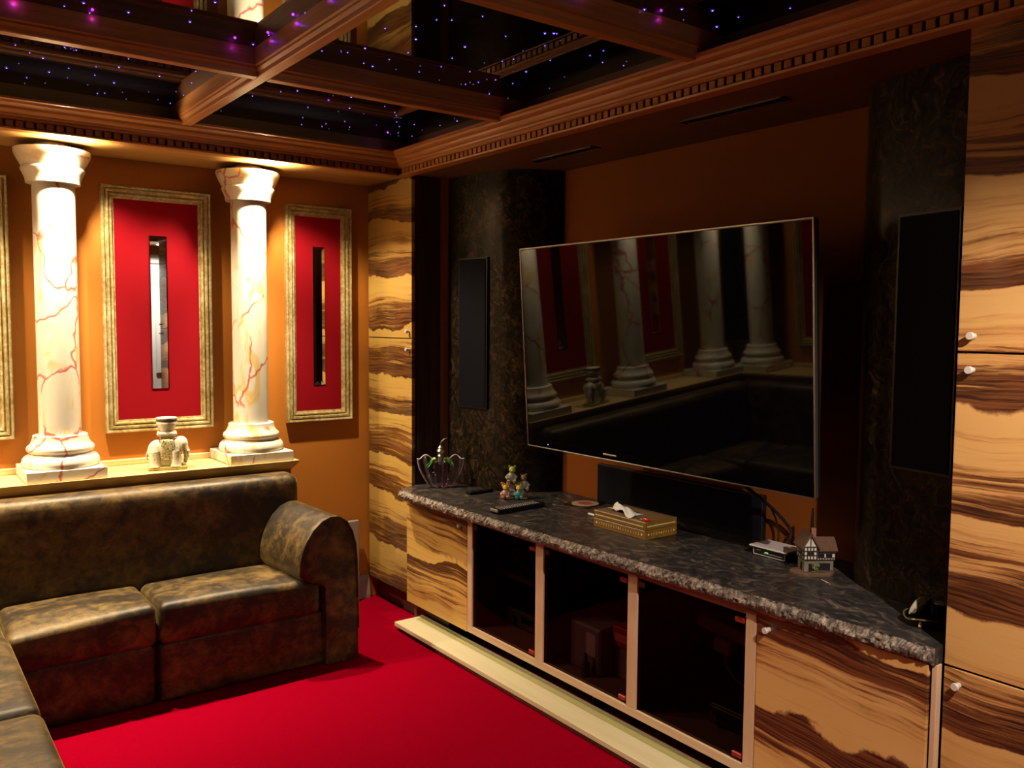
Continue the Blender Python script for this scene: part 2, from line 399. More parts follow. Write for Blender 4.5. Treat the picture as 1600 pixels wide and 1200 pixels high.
# ceiling: slab > soffits, fascias, beams, glass panels (> star lights)
ceil = struct(MB().box(XL-0.1, YF-0.1, 2.45, XR+0.1, YB+0.1, 2.55).build('ceiling', M['black']))
MB().box(XL, FY, ZS, XR, YB, 2.45).build('soffit', M['soffit'], ceil)
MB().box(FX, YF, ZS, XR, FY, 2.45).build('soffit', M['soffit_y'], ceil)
MB().box(XL, YF, ZS, FXL, FY, 2.45).build('soffit', M['soffit'], ceil)
MB().box(FXL, YF, ZS, FX, FYF, 2.45).build('soffit', M['soffit'], ceil)
# stepped wooden cornice around the ceiling recess, mitred at its corners
PROF = [(0.0, 2.222), (0.050, 2.222), (0.052, 2.229), (0.030, 2.231), (0.030, 2.256), (0.050, 2.258), (0.056, 2.262), (0.057, 2.270), (0.064, 2.272),
        (0.067, 2.279), (0.075, 2.283), (0.082, 2.290), (0.086, 2.299), (0.096, 2.302), (0.106, 2.307), (0.112, 2.315), (0.120, 2.318), (0.121, 2.326), (0.0, 2.326)]
def cornice(name, mat, side):
    b = MB(); vs = []; n = len(PROF)
    for e in (0, 1):
        for d, z in PROF:
            if side == 'right':  vs.append((FX-d, (FYF+d, FY-d)[e], z))
            elif side == 'left': vs.append((FXL+d, (FYF+d, FY-d)[e], z))
            elif side == 'back': vs.append(((FXL+d, FX-d)[e], FY-d, z))
            else:                vs.append(((FXL+d, FX-d)[e], FYF+d, z))
    fs = [(i, (i+1) % n, n+(i+1) % n, n+i) for i in range(n)] + [tuple(range(n)), tuple(reversed(range(n, 2*n)))]
    return struct(b.add(vs, fs).build(name, mat))
trim_r = cornice('trim_1', M['beam_y'], 'right'); trim_b = cornice('trim_2', M['beam_x'], 'back')
cornice('trim_3', M['beam_y'], 'left'); cornice('trim_4', M['beam_x'], 'front')
dy = MB().bbox(FX-0.050, 0, 2.2315, FX-0.030, 0.026, 2.2562, 0.002).build('dentil', M['beam_y'], trim_r)
dy.location.y = 0.23
y = 0.23 + 0.0343
while y < FY-0.085:
    c = dy.copy(); COL.objects.link(c); c.location.y = y; y += 0.0343
dx = MB().bbox(0, FY-0.050, 2.2315, 0.026, FY-0.030, 2.2562, 0.002).build('dentil', M['beam_x'], trim_b)
dx.location.x = FXL+0.07
x = FXL+0.07 + 0.0343
while x < FX-0.085:
    c = dx.copy(); COL.objects.link(c); c.location.x = x; x += 0.0343
# coffer beams: moulded section, narrower at the bottom
BX = [0.10, 1.088]; BY = [0.87, 1.853, 2.868]
BP = [(-0.036, ZC), (-0.036, 2.345), (-0.030, 2.341), (-0.030, 2.335), (-0.022, 2.326), (-0.020, 2.314), (-0.017, 2.311), (0.017, 2.311), (0.020, 2.314),
      (0.022, 2.326), (0.030, 2.335), (0.030, 2.341), (0.036, 2.345), (0.036, ZC)]
for x in BX: MB().prism([(x+d, z) for d, z in BP], 1, FYF, FY).build('beam', M['beam_y'], ceil)
xs = [FXL] + BX + [FX]
for y in BY:
    for i in range(3):
        a = xs[i] + (0.0205 if i else 0); b = xs[i+1] - (0.0205 if i < 2 else 0)
        MB().prism([(y+d, z) for d, z in BP], 0, a, b).build('beam', M['beam_x'], ceil)
STARS = [(0.365,2.858,2),(0.485,2.804,1),(0.524,2.743,2),(0.554,2.818,1),(0.558,2.85,1),(0.563,2.849,1),(0.605,2.845,1),(0.643,2.743,2),(0.809,2.713,2),(0.785,2.615,1),(0.421,3.289,1),(0.471,3.354,1),(0.516,3.392,2),(0.553,3.214,1),(0.559,3.228,0),(0.573,3.222,0),(0.577,3.208,0),(0.584,3.234,0),(0.59,3.225,1),(0.751,3.217,1),(0.748,3.344,2),(0.892,3.37,2),(0.431,3.602,2),(0.459,3.517,0),(0.561,3.565,2),(0.609,3.471,1),(0.682,3.387,1),(0.701,3.505,1),(0.507,3.698,1),(0.451,3.822,1),(0.513,3.795,0),(0.574,3.74,0),(0.628,3.609,0),(0.78,3.57,2),(0.707,3.667,0),(0.763,3.776,1),(0.785,3.754,1),(0.838,3.697,0),(0.874,3.799,0),(0.918,3.627,0),(0.979,3.729,0),(1.034,3.753,1),(1.064,3.754,1),(1.04,3.587,1),(1.003,3.559,0),(1.071,3.655,0),(1.012,3.386,1),(1.035,2.803,2),(1.041,2.682,1),(1.075,2.561,1),(1.067,2.481,1),(1.052,2.428,1),(1.077,2.388,1),(0.818,2.507,2),(0.979,3.224,1),(1.057,3.298,1),(1.053,3.471,1),(1.062,3.459,0),(1.002,3.553,0),(1.51,3.465,1),(1.579,3.202,2),(1.653,3.367,2),(1.642,3.453,0),(1.747,3.424,0),(1.744,3.602,1),(1.695,3.693,1),(1.705,3.757,1),(1.752,3.783,0),(1.81,3.688,1),(1.829,3.734,0),(1.89,3.578,0),(1.755,3.249,1),(1.838,3.315,1),(1.869,3.357,1),(1.89,3.389,0),(1.902,3.392,0),(1.909,3.387,0),(1.93,3.464,1),(1.984,3.536,1),(2.043,3.652,1),(2.035,3.714,0),(2.078,3.712,0),(2.016,3.456,1),(2.119,3.402,1),(2.106,3.536,0),(2.131,3.676,1),(2.098,3.249,0),(2.131,3.279,2),(1.513,3.227,0),(1.3,2.404,1),(1.34,2.615,2),(1.474,2.567,1),(1.461,2.673,1),(1.24,2.728,1),(1.29,2.689,0),(1.297,2.701,0),(1.315,2.691,1),(1.343,2.837,1),(1.412,2.765,1),(1.453,2.779,2),(1.474,2.848,1),(1.537,2.762,0),(1.366,2.331,1),(1.426,2.434,2),(1.584,2.674,0),(1.616,2.736,1),(1.645,2.634,1),(1.729,2.781,0),(1.622,2.527,1),(1.243,3.755,0),(1.261,3.43,1),(1.326,3.299,1),(1.372,3.246,2),(1.567,3.651,1),(1.616,3.78,1),(1.342,2.132,1),(1.385,2.244,1),(1.422,2.218,1),(1.477,2.137,1),(1.59,2.401,2),(1.713,2.14,2),(1.735,2.123,2),(1.744,2.12,1),(1.787,2.232,1),(1.795,2.164,0),(1.634,2.237,1),(1.765,2.319,0),(1.776,2.45,1),(1.792,2.407,1),(1.74,2.506,0),(1.757,2.621,1),(1.899,2.342,1),(1.915,2.497,2),(1.878,2.526,0),(1.889,2.648,1),(1.862,2.665,0),(2.066,2.465,0),(1.835,2.766,1),(1.822,2.776,0),(1.836,2.737,0),(1.86,2.751,0),(1.858,2.714,1),(1.872,2.849,0),(1.983,2.821,1),(1.969,2.649,1),(2.08,2.83,0),(2.067,2.466,0),(1.97,2.219,1),(1.971,2.154,1),(2.055,2.249,1),(2.137,2.231,1),(2.113,2.192,0),(2.12,2.617,0),(2.163,2.664,1),(1.741,1.858,2),(1.734,1.835,1),(1.81,1.864,1),(1.81,1.808,2),(1.902,1.869,2),(1.892,1.741,2),(1.962,1.798,0),(1.969,1.695,2),(2.084,1.776,2),(2.07,1.684,1),(2.128,1.549,1),(2.144,1.495,0)]
rs = random.Random(3)
ex = [(rs.uniform(-0.15, 2.1), rs.uniform(0.2, 2.7), rs.choice((0,1,1,2))) for _ in range(60)]
ex = [e for e in ex if e[0]/max(e[1], 0.1) < 0.12 or e[1] < 1.35] + [(rs.uniform(-0.18, 0.05), rs.uniform(2.9, 3.75), 1) for _ in range(8)]
ys = [FYF] + BY + [FY]
panels = []
for i in range(3):
    for j in range(4):
        b = MB().box(xs[i]+(0.002 if i else 0), ys[j]+(0.002 if j else 0), ZC, xs[i+1]-(0.002 if i < 2 else 0), ys[j+1]-(0.002 if j < 3 else 0), ZC+0.012)
        panels.append(((xs[i], xs[i+1], ys[j], ys[j+1]), b.build('glass_panel', M['ceil_glass'], ceil)))
def star_mesh(r, core, rim):
    b = MB(); b.cur = 1; b.lathe([(r*2.5, 0.0), (r*2.5, -0.0012), (r*1.0, -0.0016)], (0,0,0), 8)
    b.cur = 0; b.lathe([(r*1.0, -0.0016), (r*0.6, -0.0016-r*0.5), (0.0001, -0.0016-r*0.7)], (0,0,0), 8)
    o = b.build('star_light', [core, rim]); me = o.data; bpy.data.objects.remove(o); return me
star_me = [star_mesh(0.0008, M['star_faint'], M['star_faint']), star_mesh(0.0014, M['star'], M['star_halo']), star_mesh(0.0021, M['star'], M['star_halo'])]
for x, y, s in STARS + ex:
    for (x0, x1, y0, y1), p in panels:
        if x0+0.03 < x < x1-0.03 and y0+0.03 < y < y1-0.03:
            o = bpy.data.objects.new('star_light', star_me[s]); COL.objects.link(o); o.parent = p; o.location = (x, y, ZC-0.0002); break
# fibres right beside a beam throw a violet spot on its side
for k, (x, y, e) in enumerate([(0.362, 2.822, 0.035), (0.563, 2.825, 0.012), (0.98, 2.815, 0.014), (1.045, 2.70, 0.012), (1.045, 2.50, 0.014), (1.045, 2.27, 0.008),
                               (1.46, 1.80, 0.010), (1.58, 1.80, 0.010), (1.88, 1.81, 0.008), (2.03, 3.73, 0.012), (1.55, 3.35, 0.004)]):
    ld = bpy.data.lights.new('fibre_glow', 'POINT'); ld.energy = e*0.75; ld.color = (0.34, 0.03, 1.0); ld.shadow_soft_size = 0.004
    o = bpy.data.objects.new('fibre_glow', ld); COL.objects.link(o); o.location = (x, y, ZC-0.012); o.parent = ceil
# skirting on the back wall, white door in the front wall
bb = MB().prism([(YB, 0.0), (YB-0.030, 0.0), (YB-0.030, 0.02), (YB-0.018, 0.10), (YB-0.012, 0.125), (YB, 0.125)], 0, -0.30, 2.165)
struct(bb.build('baseboard_back', plain('skirting_paint', (0.32, 0.24, 0.21), 0.45)))
d = struct(MB().bbox(1.78, YF+0.001, 0.005, 2.62, YF+0.04, 2.06, 0.003).build('door_1', M['white']))
for z0, z1 in ((0.15, 0.85), (1.0, 1.95)):
    for x0, x1 in ((1.89, 2.15), (2.25, 2.51)):
        MB().bbox(x0, YF+0.04, z0, x1, YF+0.052, z1, 0.008).build('door_panel', M['white'], d)
fr = MB()
for a in ((1.69, 0.0, 1.775, 2.15), (2.625, 0.0, 2.695, 2.15), (1.775, 2.066, 2.625, 2.15)): fr.bbox(a[0], YF+0.001, a[1], a[2], YF+0.055, a[3], 0.004)
fr.build('door_frame', M['white'], d)
MB().tube([(1.84, YF+0.04, 1.0), (1.84, YF+0.09, 1.0), (1.95, YF+0.09, 1.0)], 0.009).build('door_handle', M['chrome'], d)

# ------------------------------------------------------------------ lamps
def downlight(x, y, label, power, color=LAMP_COLOR, aim=None):
    t = thing('recessed_downlight', (x, y, ZS), label, 'downlight')
    MB().lathe([(0.044, 0.0), (0.044, -0.004), (0.036, -0.007), (0.030, -0.004), (0.030, 0.0)], (x, y, ZS), 32).build('trim_ring', M['chrome'], t, True)
    MB().lathe([(0.029, 0.0), (0.029, -0.003), (0.018, -0.007), (0.0001, -0.008)], (x, y, ZS), 24).build('lens', M['lens'], t, True)
    for kind, watt, spread, blend, dz in (('SPOT', power[0], 62 if aim else 78, 0.95, -0.025), ('SPOT', power[1], 138, 0.45, -0.025), ('UP', power[2], 150, 0.6, -0.08)):
        ld = bpy.data.lights.new('lamp', 'SPOT'); ld.energy = watt; ld.color = color; ld.shadow_soft_size = 0.02
        ld.spot_size = math.radians(spread); ld.spot_blend = blend
        o = bpy.data.objects.new('lamp', ld); COL.objects.link(o); o.parent = t; o.location = (0, 0, dz)
        if kind == 'UP': o.rotation_euler.x = math.pi      # added spot below the lamp, stands in for the soffit glow
        if aim and watt == power[0]: o.rotation_euler = (Vector(aim) - Vector((x, y, ZS))).to_track_quat('-Z', 'Y').to_euler()
    return t
COLS_B = [(-0.15, 4.06), (0.642, 4.06), (1.465, 4.06)]
COLS_L = [(-0.44, 3.86), (-0.44, 3.00), (-0.44, 2.14), (-0.44, 1.28)]
for (x, y), l in zip(COLS_B, ('downlight above the leftmost back wall column', 'lit downlight above the left marble column of the pair in view', 'lit downlight above the right marble column nearest the tall cabinet')):
    downlight(x+0.03, y-0.21, l, LAMP_BACK)
for (x, y), k, l in zip(COLS_L, ((0.7, 1.2), (0.12, 0.12), (1.15, 0.05), (0.8, 0.02)), ('downlight above the left wall column next to the corner', 'downlight above the second column of the left wall', 'downlight above the third column of the left wall', 'downlight above the fourth column of the left wall')):
    downlight(x+0.20, y, l, (k[0]*LAMP_LEFT[0], k[1]*LAMP_LEFT[1], k[0]*LAMP_LEFT[2]))
downlight(1.30, -0.12, 'swivelled downlight in the front soffit near the white door', LAMP_FRONT, FRONT_COLOR, (2.17, 1.15, 0.85))
downlight(2.24, -0.16, 'added unseen downlight brightening the white door', (110.0, 30.0, 1.0), (1.0, 0.90, 0.76))  # added lamp, only there to brighten the door in the mirror strip

# ------------------------------------------------------------------ marble columns on a wooden wall ledge
CAP = [(0.145, 2.203), (0.145, 2.192), (0.141, 2.180), (0.129, 2.155), (0.119, 2.137), (0.117, 2.133), (0.121, 2.127), (0.121, 2.122), (0.113, 2.105), (0.105, 2.086), (0.103, 2.068), (0.082, 2.066)]
BAS = [(0.145, 0.892), (0.149, 0.897), (0.150, 0.912), (0.146, 0.926), (0.136, 0.937), (0.128, 0.940), (0.122, 0.944), (0.121, 0.951), (0.127, 0.956), (0.131, 0.966), (0.127, 0.977), (0.116, 0.986), (0.110, 0.998), (0.106, 1.012), (0.105, 1.022), (0.098, 1.026), (0.081, 1.026)]
def column(x, y, off, label):
    t = thing('marble_column', (x, y, 0.845), label, 'column'); m = marble('veined_marble', off)
    MB().bbox(x-0.152, y-0.150, 0.845, x+0.152, y+0.150, 0.892, 0.003).build('plinth', m, t)
    MB().lathe(BAS, (x, y, 0), 56).build('base', m, t, True, 50)
    MB().lathe([(0.081, 1.02), (0.081, 2.07)], (x, y, 0), 56).build('shaft', m, t, True)
    MB().lathe(list(reversed(CAP)) + [(0.09, 2.206), (0.06, ZS)], (x, y, 0), 56).build('capital', m, t, True, 35)
    return t
for k, ((x, y), l) in enumerate(zip(COLS_B, ('veined marble column at the back wall nearest the room corner', 'cream marble column with red veins between the gold frames, left of the elephant figurine', 'cream marble column with red veins nearest the tall striped cabinet'))):
    column(x, y, (0.7*k+0.31, 1.1*k, 0.37*k), l)
for k, ((x, y), l) in enumerate(zip(COLS_L, ('marble column of the left wall beside the corner loudspeaker', 'second marble column along the left wall', 'third marble column along the left wall', 'fourth marble column along the left wall'))):
    column(x, y, (2.7+0.7*k, 1.1*k, 0.37*k), l)
def ledge(name, label, along, a, b):
    t = thing(name, (0, 0, 0.845), label, 'ledge')
    # top shelf with a chamfered front, a mitred end, a back strip
    if along == 'x':
        P = [(YB, 0.803), (3.925, 0.803), (3.898, 0.832), (3.896, 0.845), (YB, 0.845)]; vs = []
        for y, z in P: vs.append((a, y, z))
        for y, z in P: vs.append((b - max(0, (0.845-z))*0.6, y, z))
        n = len(P); fs = [tuple(range(n)), tuple(reversed(range(n, 2*n)))] + [(i, (i+1) % n, n+(i+1) % n, n+i) for i in range(n)]
        MB().add(vs, fs).build('shelf_board', M['ledge'], t)
        MB().bbox(a, YB-0.02, 0.845, b-0.05, YB, 0.872, 0.003).build('back_strip', M['ledge'], t)
        MB().box(a, 3.93, 0.0, b-0.03, YB, 0.803).build('boxing', M['paint'], t)
    else:
        MB().prism([(XL, 0.803), (-0.285, 0.803), (-0.262, 0.832), (-0.260, 0.845), (XL, 0.845)], 1, a, b).build('shelf_board', straight_wood('ledge_wood_y', 1, (0.60, 0.40, 0.16), (0.72, 0.50, 0.22), (0.80, 0.60, 0.30), 40, 0.4), t)
        MB().bbox(XL, a, 0.845, XL+0.02, b, 0.872, 0.003).build('back_strip', M['ledge'], t)
        MB().box(XL, a, 0.0, -0.29, b, 0.803).build('boxing', M['paint'], t)
    return t
ledge('wall_ledge', 'pale wooden ledge along the back wall carrying the marble columns', 'x', -0.26, 1.640)
ledge('wall_ledge', 'wooden ledge along the left wall carrying its own columns', 'y', 0.95, YB)

# ------------------------------------------------------------------ framed red wall panels with a mirror strip
FP = [(0.0, 0.004), (0.0, 0.026), (0.004, 0.032), (0.011, 0.030), (0.014, 0.021), (0.018, 0.020), (0.021, 0.029), (0.029, 0.030), (0.032, 0.019), (0.036, 0.017), (0.039, 0.024), (0.045, 0.023), (0.048, 0.012), (0.056, 0.010), (0.058, 0.003)]
def red_panel(wall, a, b, z0, z1, label, ma=None, mb=None, mz0=1.188, mz1=1.896, bev=0.004):
    """a..b along the wall"""
    if wall == 'back': P = lambda u, z, d: (u, YB-d, z)
    else:              P = lambda u, z, d: (XL+d, u, z)
    t = thing('framed_wall_panel', P((a+b)/2, z0, 0.0), label, 'wall panel')
    k = MB(); vs = []; n = len(FP)
    for w, d in FP:
        vs += [P(a+w, z0+w, d), P(b-w, z0+w, d), P(b-w, z1-w, d), P(a+w, z1-w, d)]
    fs = [(i*4+c, i*4+(c+1) % 4, (i+1)*4+(c+1) % 4, (i+1)*4+c) for i in range(n-1) for c in range(4)]
    k.add(vs, fs).build('frame', M['gold'], t, True, 25)
    q0 = P(a+0.05, z0+0.05, 0.001); q1 = P(b-0.05, z1-0.05, 0.008)
    MB().box(min(q0[0], q1[0]), min(q0[1], q1[1]), q0[2], max(q0[0], q1[0]), max(q0[1], q1[1]), q1[2]).build('red_board', M['red'], t)
    if ma is None: c = (a+b)/2; ma, mb = c-0.039, c+0.039
    vs = []          # mirror with a wide bevelled border
    for w, d in ((0.0, 0.008), (0.0, 0.0115), (bev, 0.0115 + bev*0.145)):
        vs += [P(ma+w, mz0+w, d), P(mb-w, mz0+w, d), P(mb-w, mz1-w, d), P(ma+w, mz1-w, d)]
    MB().add(vs, [(i*4+c, i*4+(c+1) % 4, (i+1)*4+(c+1) % 4, (i+1)*4+c) for i in (0, 1) for c in range(4)] + [(8, 9, 10, 11), (3, 2, 1, 0)]).build('mirror_strip', M['mirror'], t)
    return t
red_panel('back', 0.848, 1.331, 0.996, 2.109, 'wide gold framed red panel with narrow mirror between the two marble columns', 1.053, 1.130)
red_panel('back', 1.703, 2.066, 0.990, 2.100, 'narrow gold framed red panel with mirror strip beside the tall striped cabinet', 1.853, 1.918, 1.180, 1.892, 0.017)
red_panel('back', 0.010, 0.490, 0.998, 2.108, 'gold framed red panel cut off at the picture edge, left of the columns')
red_panel('left', 3.18, 3.66, 0.998, 2.108, 'gold framed red panel on the left wall nearest the corner')
red_panel('left', 2.33, 2.81, 0.998, 2.108, 'gold framed red panel second from the corner on the left wall')
red_panel('left', 1.47, 1.95, 0.998, 2.108, 'gold framed red panel third from the corner on the left wall')

# ------------------------------------------------------------------ elephant figurine on the ledge
def elephant():
    cx, cy, z = 1.055, 3.985, 0.845
    t = thing('elephant_figurine', (cx, cy, z), 'ceramic elephant figurine carrying a bowl, on the ledge between the columns', 'figurine')
    cer = NG('painted_ceramic'); p = cer.obj(); sp = cer.noise(p, 120.0, 3, 0.6)
    ceram = cer.done(cer.mix(cer.step(sp, 0.60, 0.66), (0.74, 0.70, 0.56), (0.30, 0.22, 0.10)), 0.2)
    cl = NG('painted_saddle_cloth'); sp = cl.noise(cl.obj(), 150.0, 3, 0.6)
    cloth = cl.done(cl.ramp(sp, [(0.40, (0.62, 0.56, 0.36)), (0.50, (0.42, 0.30, 0.10)), (0.57, (0.14, 0.20, 0.09)), (0.64, (0.05, 0.04, 0.03))], 'CONSTANT'), 0.25)
    olive = NG('painted_base'); sp = olive.noise(olive.obj(), 110.0, 2)
    olv = olive.done(olive.ramp(sp, [(0.42, (0.45, 0.36, 0.10)), (0.53, (0.20, 0.16, 0.05)), (0.60, (0.60, 0.52, 0.22))], 'CONSTANT'), 0.3)
    T = MT((cx, cy, z), rz=math.radians(-14))
    MB().rbox(-0.080, -0.042, 0.0, 0.082, 0.042, 0.017, 0.006, M=T).build('base_slab', olv, t, True)
    # one body: trunk, hindquarters, legs, head, trunk nose grown together
    b = MB()
    def L(x, y, zz): return T @ Vector((x, y, zz))
    b.rbox(-0.076, -0.038, 0.040, 0.058, 0.038, 0.132, 0.036, M=T, step=0.02)
    b.rbox(-0.068, -0.030, 0.014, 0.058, 0.030, 0.060, 0.010, M=T, step=0.03)
    b.blob((0,0,0), 0.043, 0.040, 0.052, M=T @ Matrix.Translation((-0.040, 0, 0.082)))
    for sx in (-0.050, 0.034):
        for sy in (-0.021, 0.021):
            b.tube([L(sx, sy, 0.085), L(sx, sy, 0.05), L(sx, sy, 0.030), L(sx, sy, 0.016)], 0.02, 12, [0.026, 0.025, 0.024, 0.027])
    b.blob((0,0,0), 0.032, 0.032, 0.034, M=T @ Matrix.Translation((0.056, -0.006, 0.114)))
    b.tube([L(0.070, -0.012, 0.104), L(0.079, -0.016, 0.080), L(0.080, -0.018, 0.052), L(0.073, -0.022, 0.030), L(0.062, -0.026, 0.026)], 0.01, 10, [0.017, 0.014, 0.011, 0.009, 0.007])
    b.tube([L(-0.074, 0, 0.10), L(-0.084, 0, 0.07), L(-0.083, 0, 0.045)], 0.004, 6)
    b.build('body', ceram, t, True, 60)
    for sy in (-1, 1):
        MB().blob((0,0,0), 0.022, 0.005, 0.028, M=T @ MT((0.042, sy*0.034, 0.110), rz=sy*0.4)).build('ear', ceram, t, True)
        MB().tube([L(0.072, sy*0.018-0.006, 0.092), L(0.086, sy*0.02-0.006, 0.082), L(0.094, sy*0.02-0.006, 0.086)], 0.003, 6, [0.004, 0.0035, 0.0015]).build('tusk', ceram, t, True)
    b = MB(); b.rbox(-0.028, -0.0425, 0.046, 0.028, 0.0425, 0.138, 0.010, M=T, step=0.02); b.build('saddle_cloth', cloth, t, True)
    b = MB()
    b.rbox(-0.030, -0.028, 0.136, 0.030, 0.028, 0.152, 0.005, M=T); b.rbox(-0.042, -0.036, 0.150, 0.042, 0.036, 0.170, 0.009, M=T); b.build('saddle_seat', ceram, t, True)
    MB().lathe([(0.026, 0.170), (0.028, 0.176), (0.034, 0.186), (0.042, 0.200), (0.044, 0.212), (0.041, 0.218), (0.0405, 0.222), (0.044, 0.225), (0.0445, 0.231), (0.042, 0.2325), (0.040, 0.2310), (0.020, 0.2285), (0.0001, 0.228)],
               (cx, cy, z), 36).build('bowl', ceram, t, True, 50)
    MB().lathe([(0.0455, 0.2185), (0.0415, 0.2185), (0.0415, 0.2225), (0.0445, 0.2225)], (cx, cy, z), 36).build('bowl_band', olv, t, True)
elephant()

# ------------------------------------------------------------------ sectional sofa
def sofa():
    t = thing('sectional_sofa', (0.9, 3.6, 0.0), 'large brown suede corner sofa under the wall ledge', 'sofa'); L = M['leather']
    def bulge(x0, x1, y0, y1, z1, c=0.012, sag=None):
        def f(p):
            u = (p.x-x0)/(x1-x0); v = (p.y-y0)/(y1-y0); k = max(0, min(1, (p.z - z1 + 0.10)/0.10))
            q = p.copy(); q.z += c*k*math.sin(math.pi*max(0, min(1, u)))*math.sin(math.pi*max(0, min(1, v)))
            if sag: q.z += k*sag(u, v)
            return q
        return f
    # back run
    ln = lambda p: Vector((p.x, p.y - 0.003*math.sin(math.pi*max(0, min(1, (p.z-0.4)/0.4))), p.z))
    MB().rbox(-0.22, 3.775, 0.05, 1.590, 3.925, 0.802, 0.045, fn=ln, step=0.08).build('backrest', L, t, True, 60)
    MB().rbox(0.36, 3.455, 0.235, 0.868, 3.80, 0.405, 0.034, fn=bulge(0.36, 0.868, 3.45, 3.80, 0.405, 0.012, lambda u, v: -0.035*(1-u)*(1-v)**2), step=0.04).build('seat_cushion', L, t, True, 60)
    MB().rbox(0.874, 3.445, 0.235, 1.545, 3.80, 0.405, 0.034, fn=bulge(0.874, 1.545, 3.45, 3.80, 0.405, 0.014, lambda u, v: -0.02*u*u*(1-v)), step=0.04).build('seat_cushion', L, t, True, 60)
    MB().rbox(0.34, 3.478, 0.004, 0.862, 3.80, 0.242, 0.018, step=0.08).build('seat_base', L, t, True, 60)
    MB().rbox(0.876, 3.470, 0.004, 1.568, 3.80, 0.242, 0.018, step=0.08).build('seat_base', L, t, True, 60)
    MB().box(-0.2, 3.52, 0.0, 1.55, 3.90, 0.22).build('frame', M['black'], t)
    # rolled arm: hood-shaped section lofted from the front to the backrest
    sec = [(0.275, 0.0), (0.275, 0.14), (0.272, 0.30), (0.268, 0.44), (0.262, 0.52), (0.247, 0.58), (0.222, 0.625), (0.185, 0.652), (0.145, 0.655), (0.105, 0.640), (0.065, 0.605), (0.035, 0.560), (0.012, 0.505), (0.002, 0.455), (0.004, 0.415), (0.022, 0.385), (0.060, 0.370), (0.105, 0.365), (0.120, 0.35), (0.120, 0.20), (0.120, 0.0)]
    b = MB(); n = len(sec); vs = []
    steps = [(0.0, -0.010), (0.004, 0.0), (0.018, 0.004), (0.05, 0.004), (0.5, 0.006), (1.0, 0.004)]
    cx = sum(p[0] for p in sec)/n; cz = 0.36
    for k, g in steps:
        y = 3.450 + 0.40*k
        for u, z in sec:
            uu = cx + (u-cx)*(1+g*3); zz = max(0.003, cz + (z-cz)*(1+g*2)) if z > 0 else 0.003
            vs.append((1.447 + uu - 0.075*k, y, zz + (0.028*k if z > 0.33 else 0)))
    fs = [(i*n+j, i*n+(j+1) % n, (i+1)*n+(j+1) % n, (i+1)*n+j) for i in range(len(steps)-1) for j in range(n)]
    fs += [tuple(range(n)), tuple(reversed(range((len(steps)-1)*n, len(steps)*n)))]
    b.add(vs, fs); b.build('armrest', L, t, True, 50)
    pts = [(1.447+cx+(u-cx)*1.012, 3.449, cz+(z-cz)*1.008) for u, z in sec[1:19]]
    MB().tube(pts, 0.004, 6).build('piping', L, t, True)
    # run along the left wall
    MB().rbox(-0.29, 1.05, 0.05, -0.14, 3.80, 0.802, 0.045, step=0.12).build('backrest', L, t, True, 60)
    for y0, y1 in ((2.712, 3.425), (1.98, 2.704), (1.25, 1.972)):
        MB().rbox(-0.16, y0, 0.235, 0.362, y1, 0.405, 0.036, fn=bulge(-0.16, 0.362, y0, y1, 0.405, 0.012), step=0.05).build('seat_cushion', L, t, True, 60)
        MB().rbox(-0.15, y0, 0.004, 0.340, y1, 0.242, 0.018, step=0.1).build('seat_base', L, t, True, 60)
    MB().rbox(-0.16, 3.43, 0.235, 0.354, 3.80, 0.400, 0.03, step=0.05).build('seat_cushion', L, t, True, 60)
    MB().rbox(-0.15, 1.04, 0.004, 0.35, 1.245, 0.64, 0.07, step=0.06).build('armrest', L, t, True, 60)
sofa()
# slim pale board standing against the wall behind the sofa arm
b = MB(); b.bbox(1.90, 4.160, 0.002, 2.085, 4.187, 0.445, 0.003)
tag(b.build('leaning_board', plain('grey_board', (0.30, 0.25, 0.24), 0.5)), 'slim grey board standing on the carpet behind the sofa arm', 'board')
# ------------------------------------------------------------------ tall cabinets in striped veneer
ZT, ZU = 0.690, 0.645
YC0, YC1 = 1.062, 3.747            # the two ends of the media recess
def knob(x, y, z, parent, r=0.0095, l=0.024):
    Mx = Matrix.Rotation(-math.pi/2, 4, 'Y')
    return MB().lathe([(r*0.75, 0), (r*0.75, l*0.55), (r, l*0.62), (r, l*0.95), (r*0.9, l), (0.0001, l)], (x, y, z), 20, Mx).build('knob', M['alu'], parent, True)
def tall_left():
    t = thing('tall_cabinet', (2.4, 4.0, 0.0), 'narrow tall striped wood cabinet in the corner between wall panel and granite worktop', 'cabinet')
    MB().box(XT+0.021, YC1+0.006, 0.118, XR-0.001, YB-0.001, ZS-0.001).build('carcass', M['carcass'], t)
    MB().box(XT+0.03, YC1, 0.118, XR-0.001, YC1+0.006, ZS-0.001).build('side_panel', M['dark_side'], t)
    MB().box(2.337, YC1-0.0012, ZT, 2.3845, YC1, ZS-0.001).build('side_strip', straight_wood('brown_side_strip', 2, (0.22, 0.085, 0.042), (0.32, 0.125, 0.06), (0.42, 0.175, 0.085), 40, 0.5), t)
    MB().box(XT+0.055, YC1+0.02, 0.0, XR-0.001, YB-0.001, 0.118).build('toe_kick', M['toe'], t)
    v = veneer('tall_veneer_corner', (0, 0.30, 0.13), 0.235, 1.0, (0.64, 0.43, 0.12), (0.56, 0.33, 0.08), 0.02, 1.0, 0.34, (0.40, 0.19, 0.042), (0.035, 0.015, 0.006), (0.23, 0.095, 0.026), 0.07)
    for z0, z1, kz in ((0.120, 1.424, 1.372), (1.429, 2.226, 1.462)):
        d = MB().bbox(XT, YC1+0.001, z0, XT+0.020, YB-0.012, z1, 0.0012).build('door', v, t)
        knob(XT, YC1+0.022, kz, d)
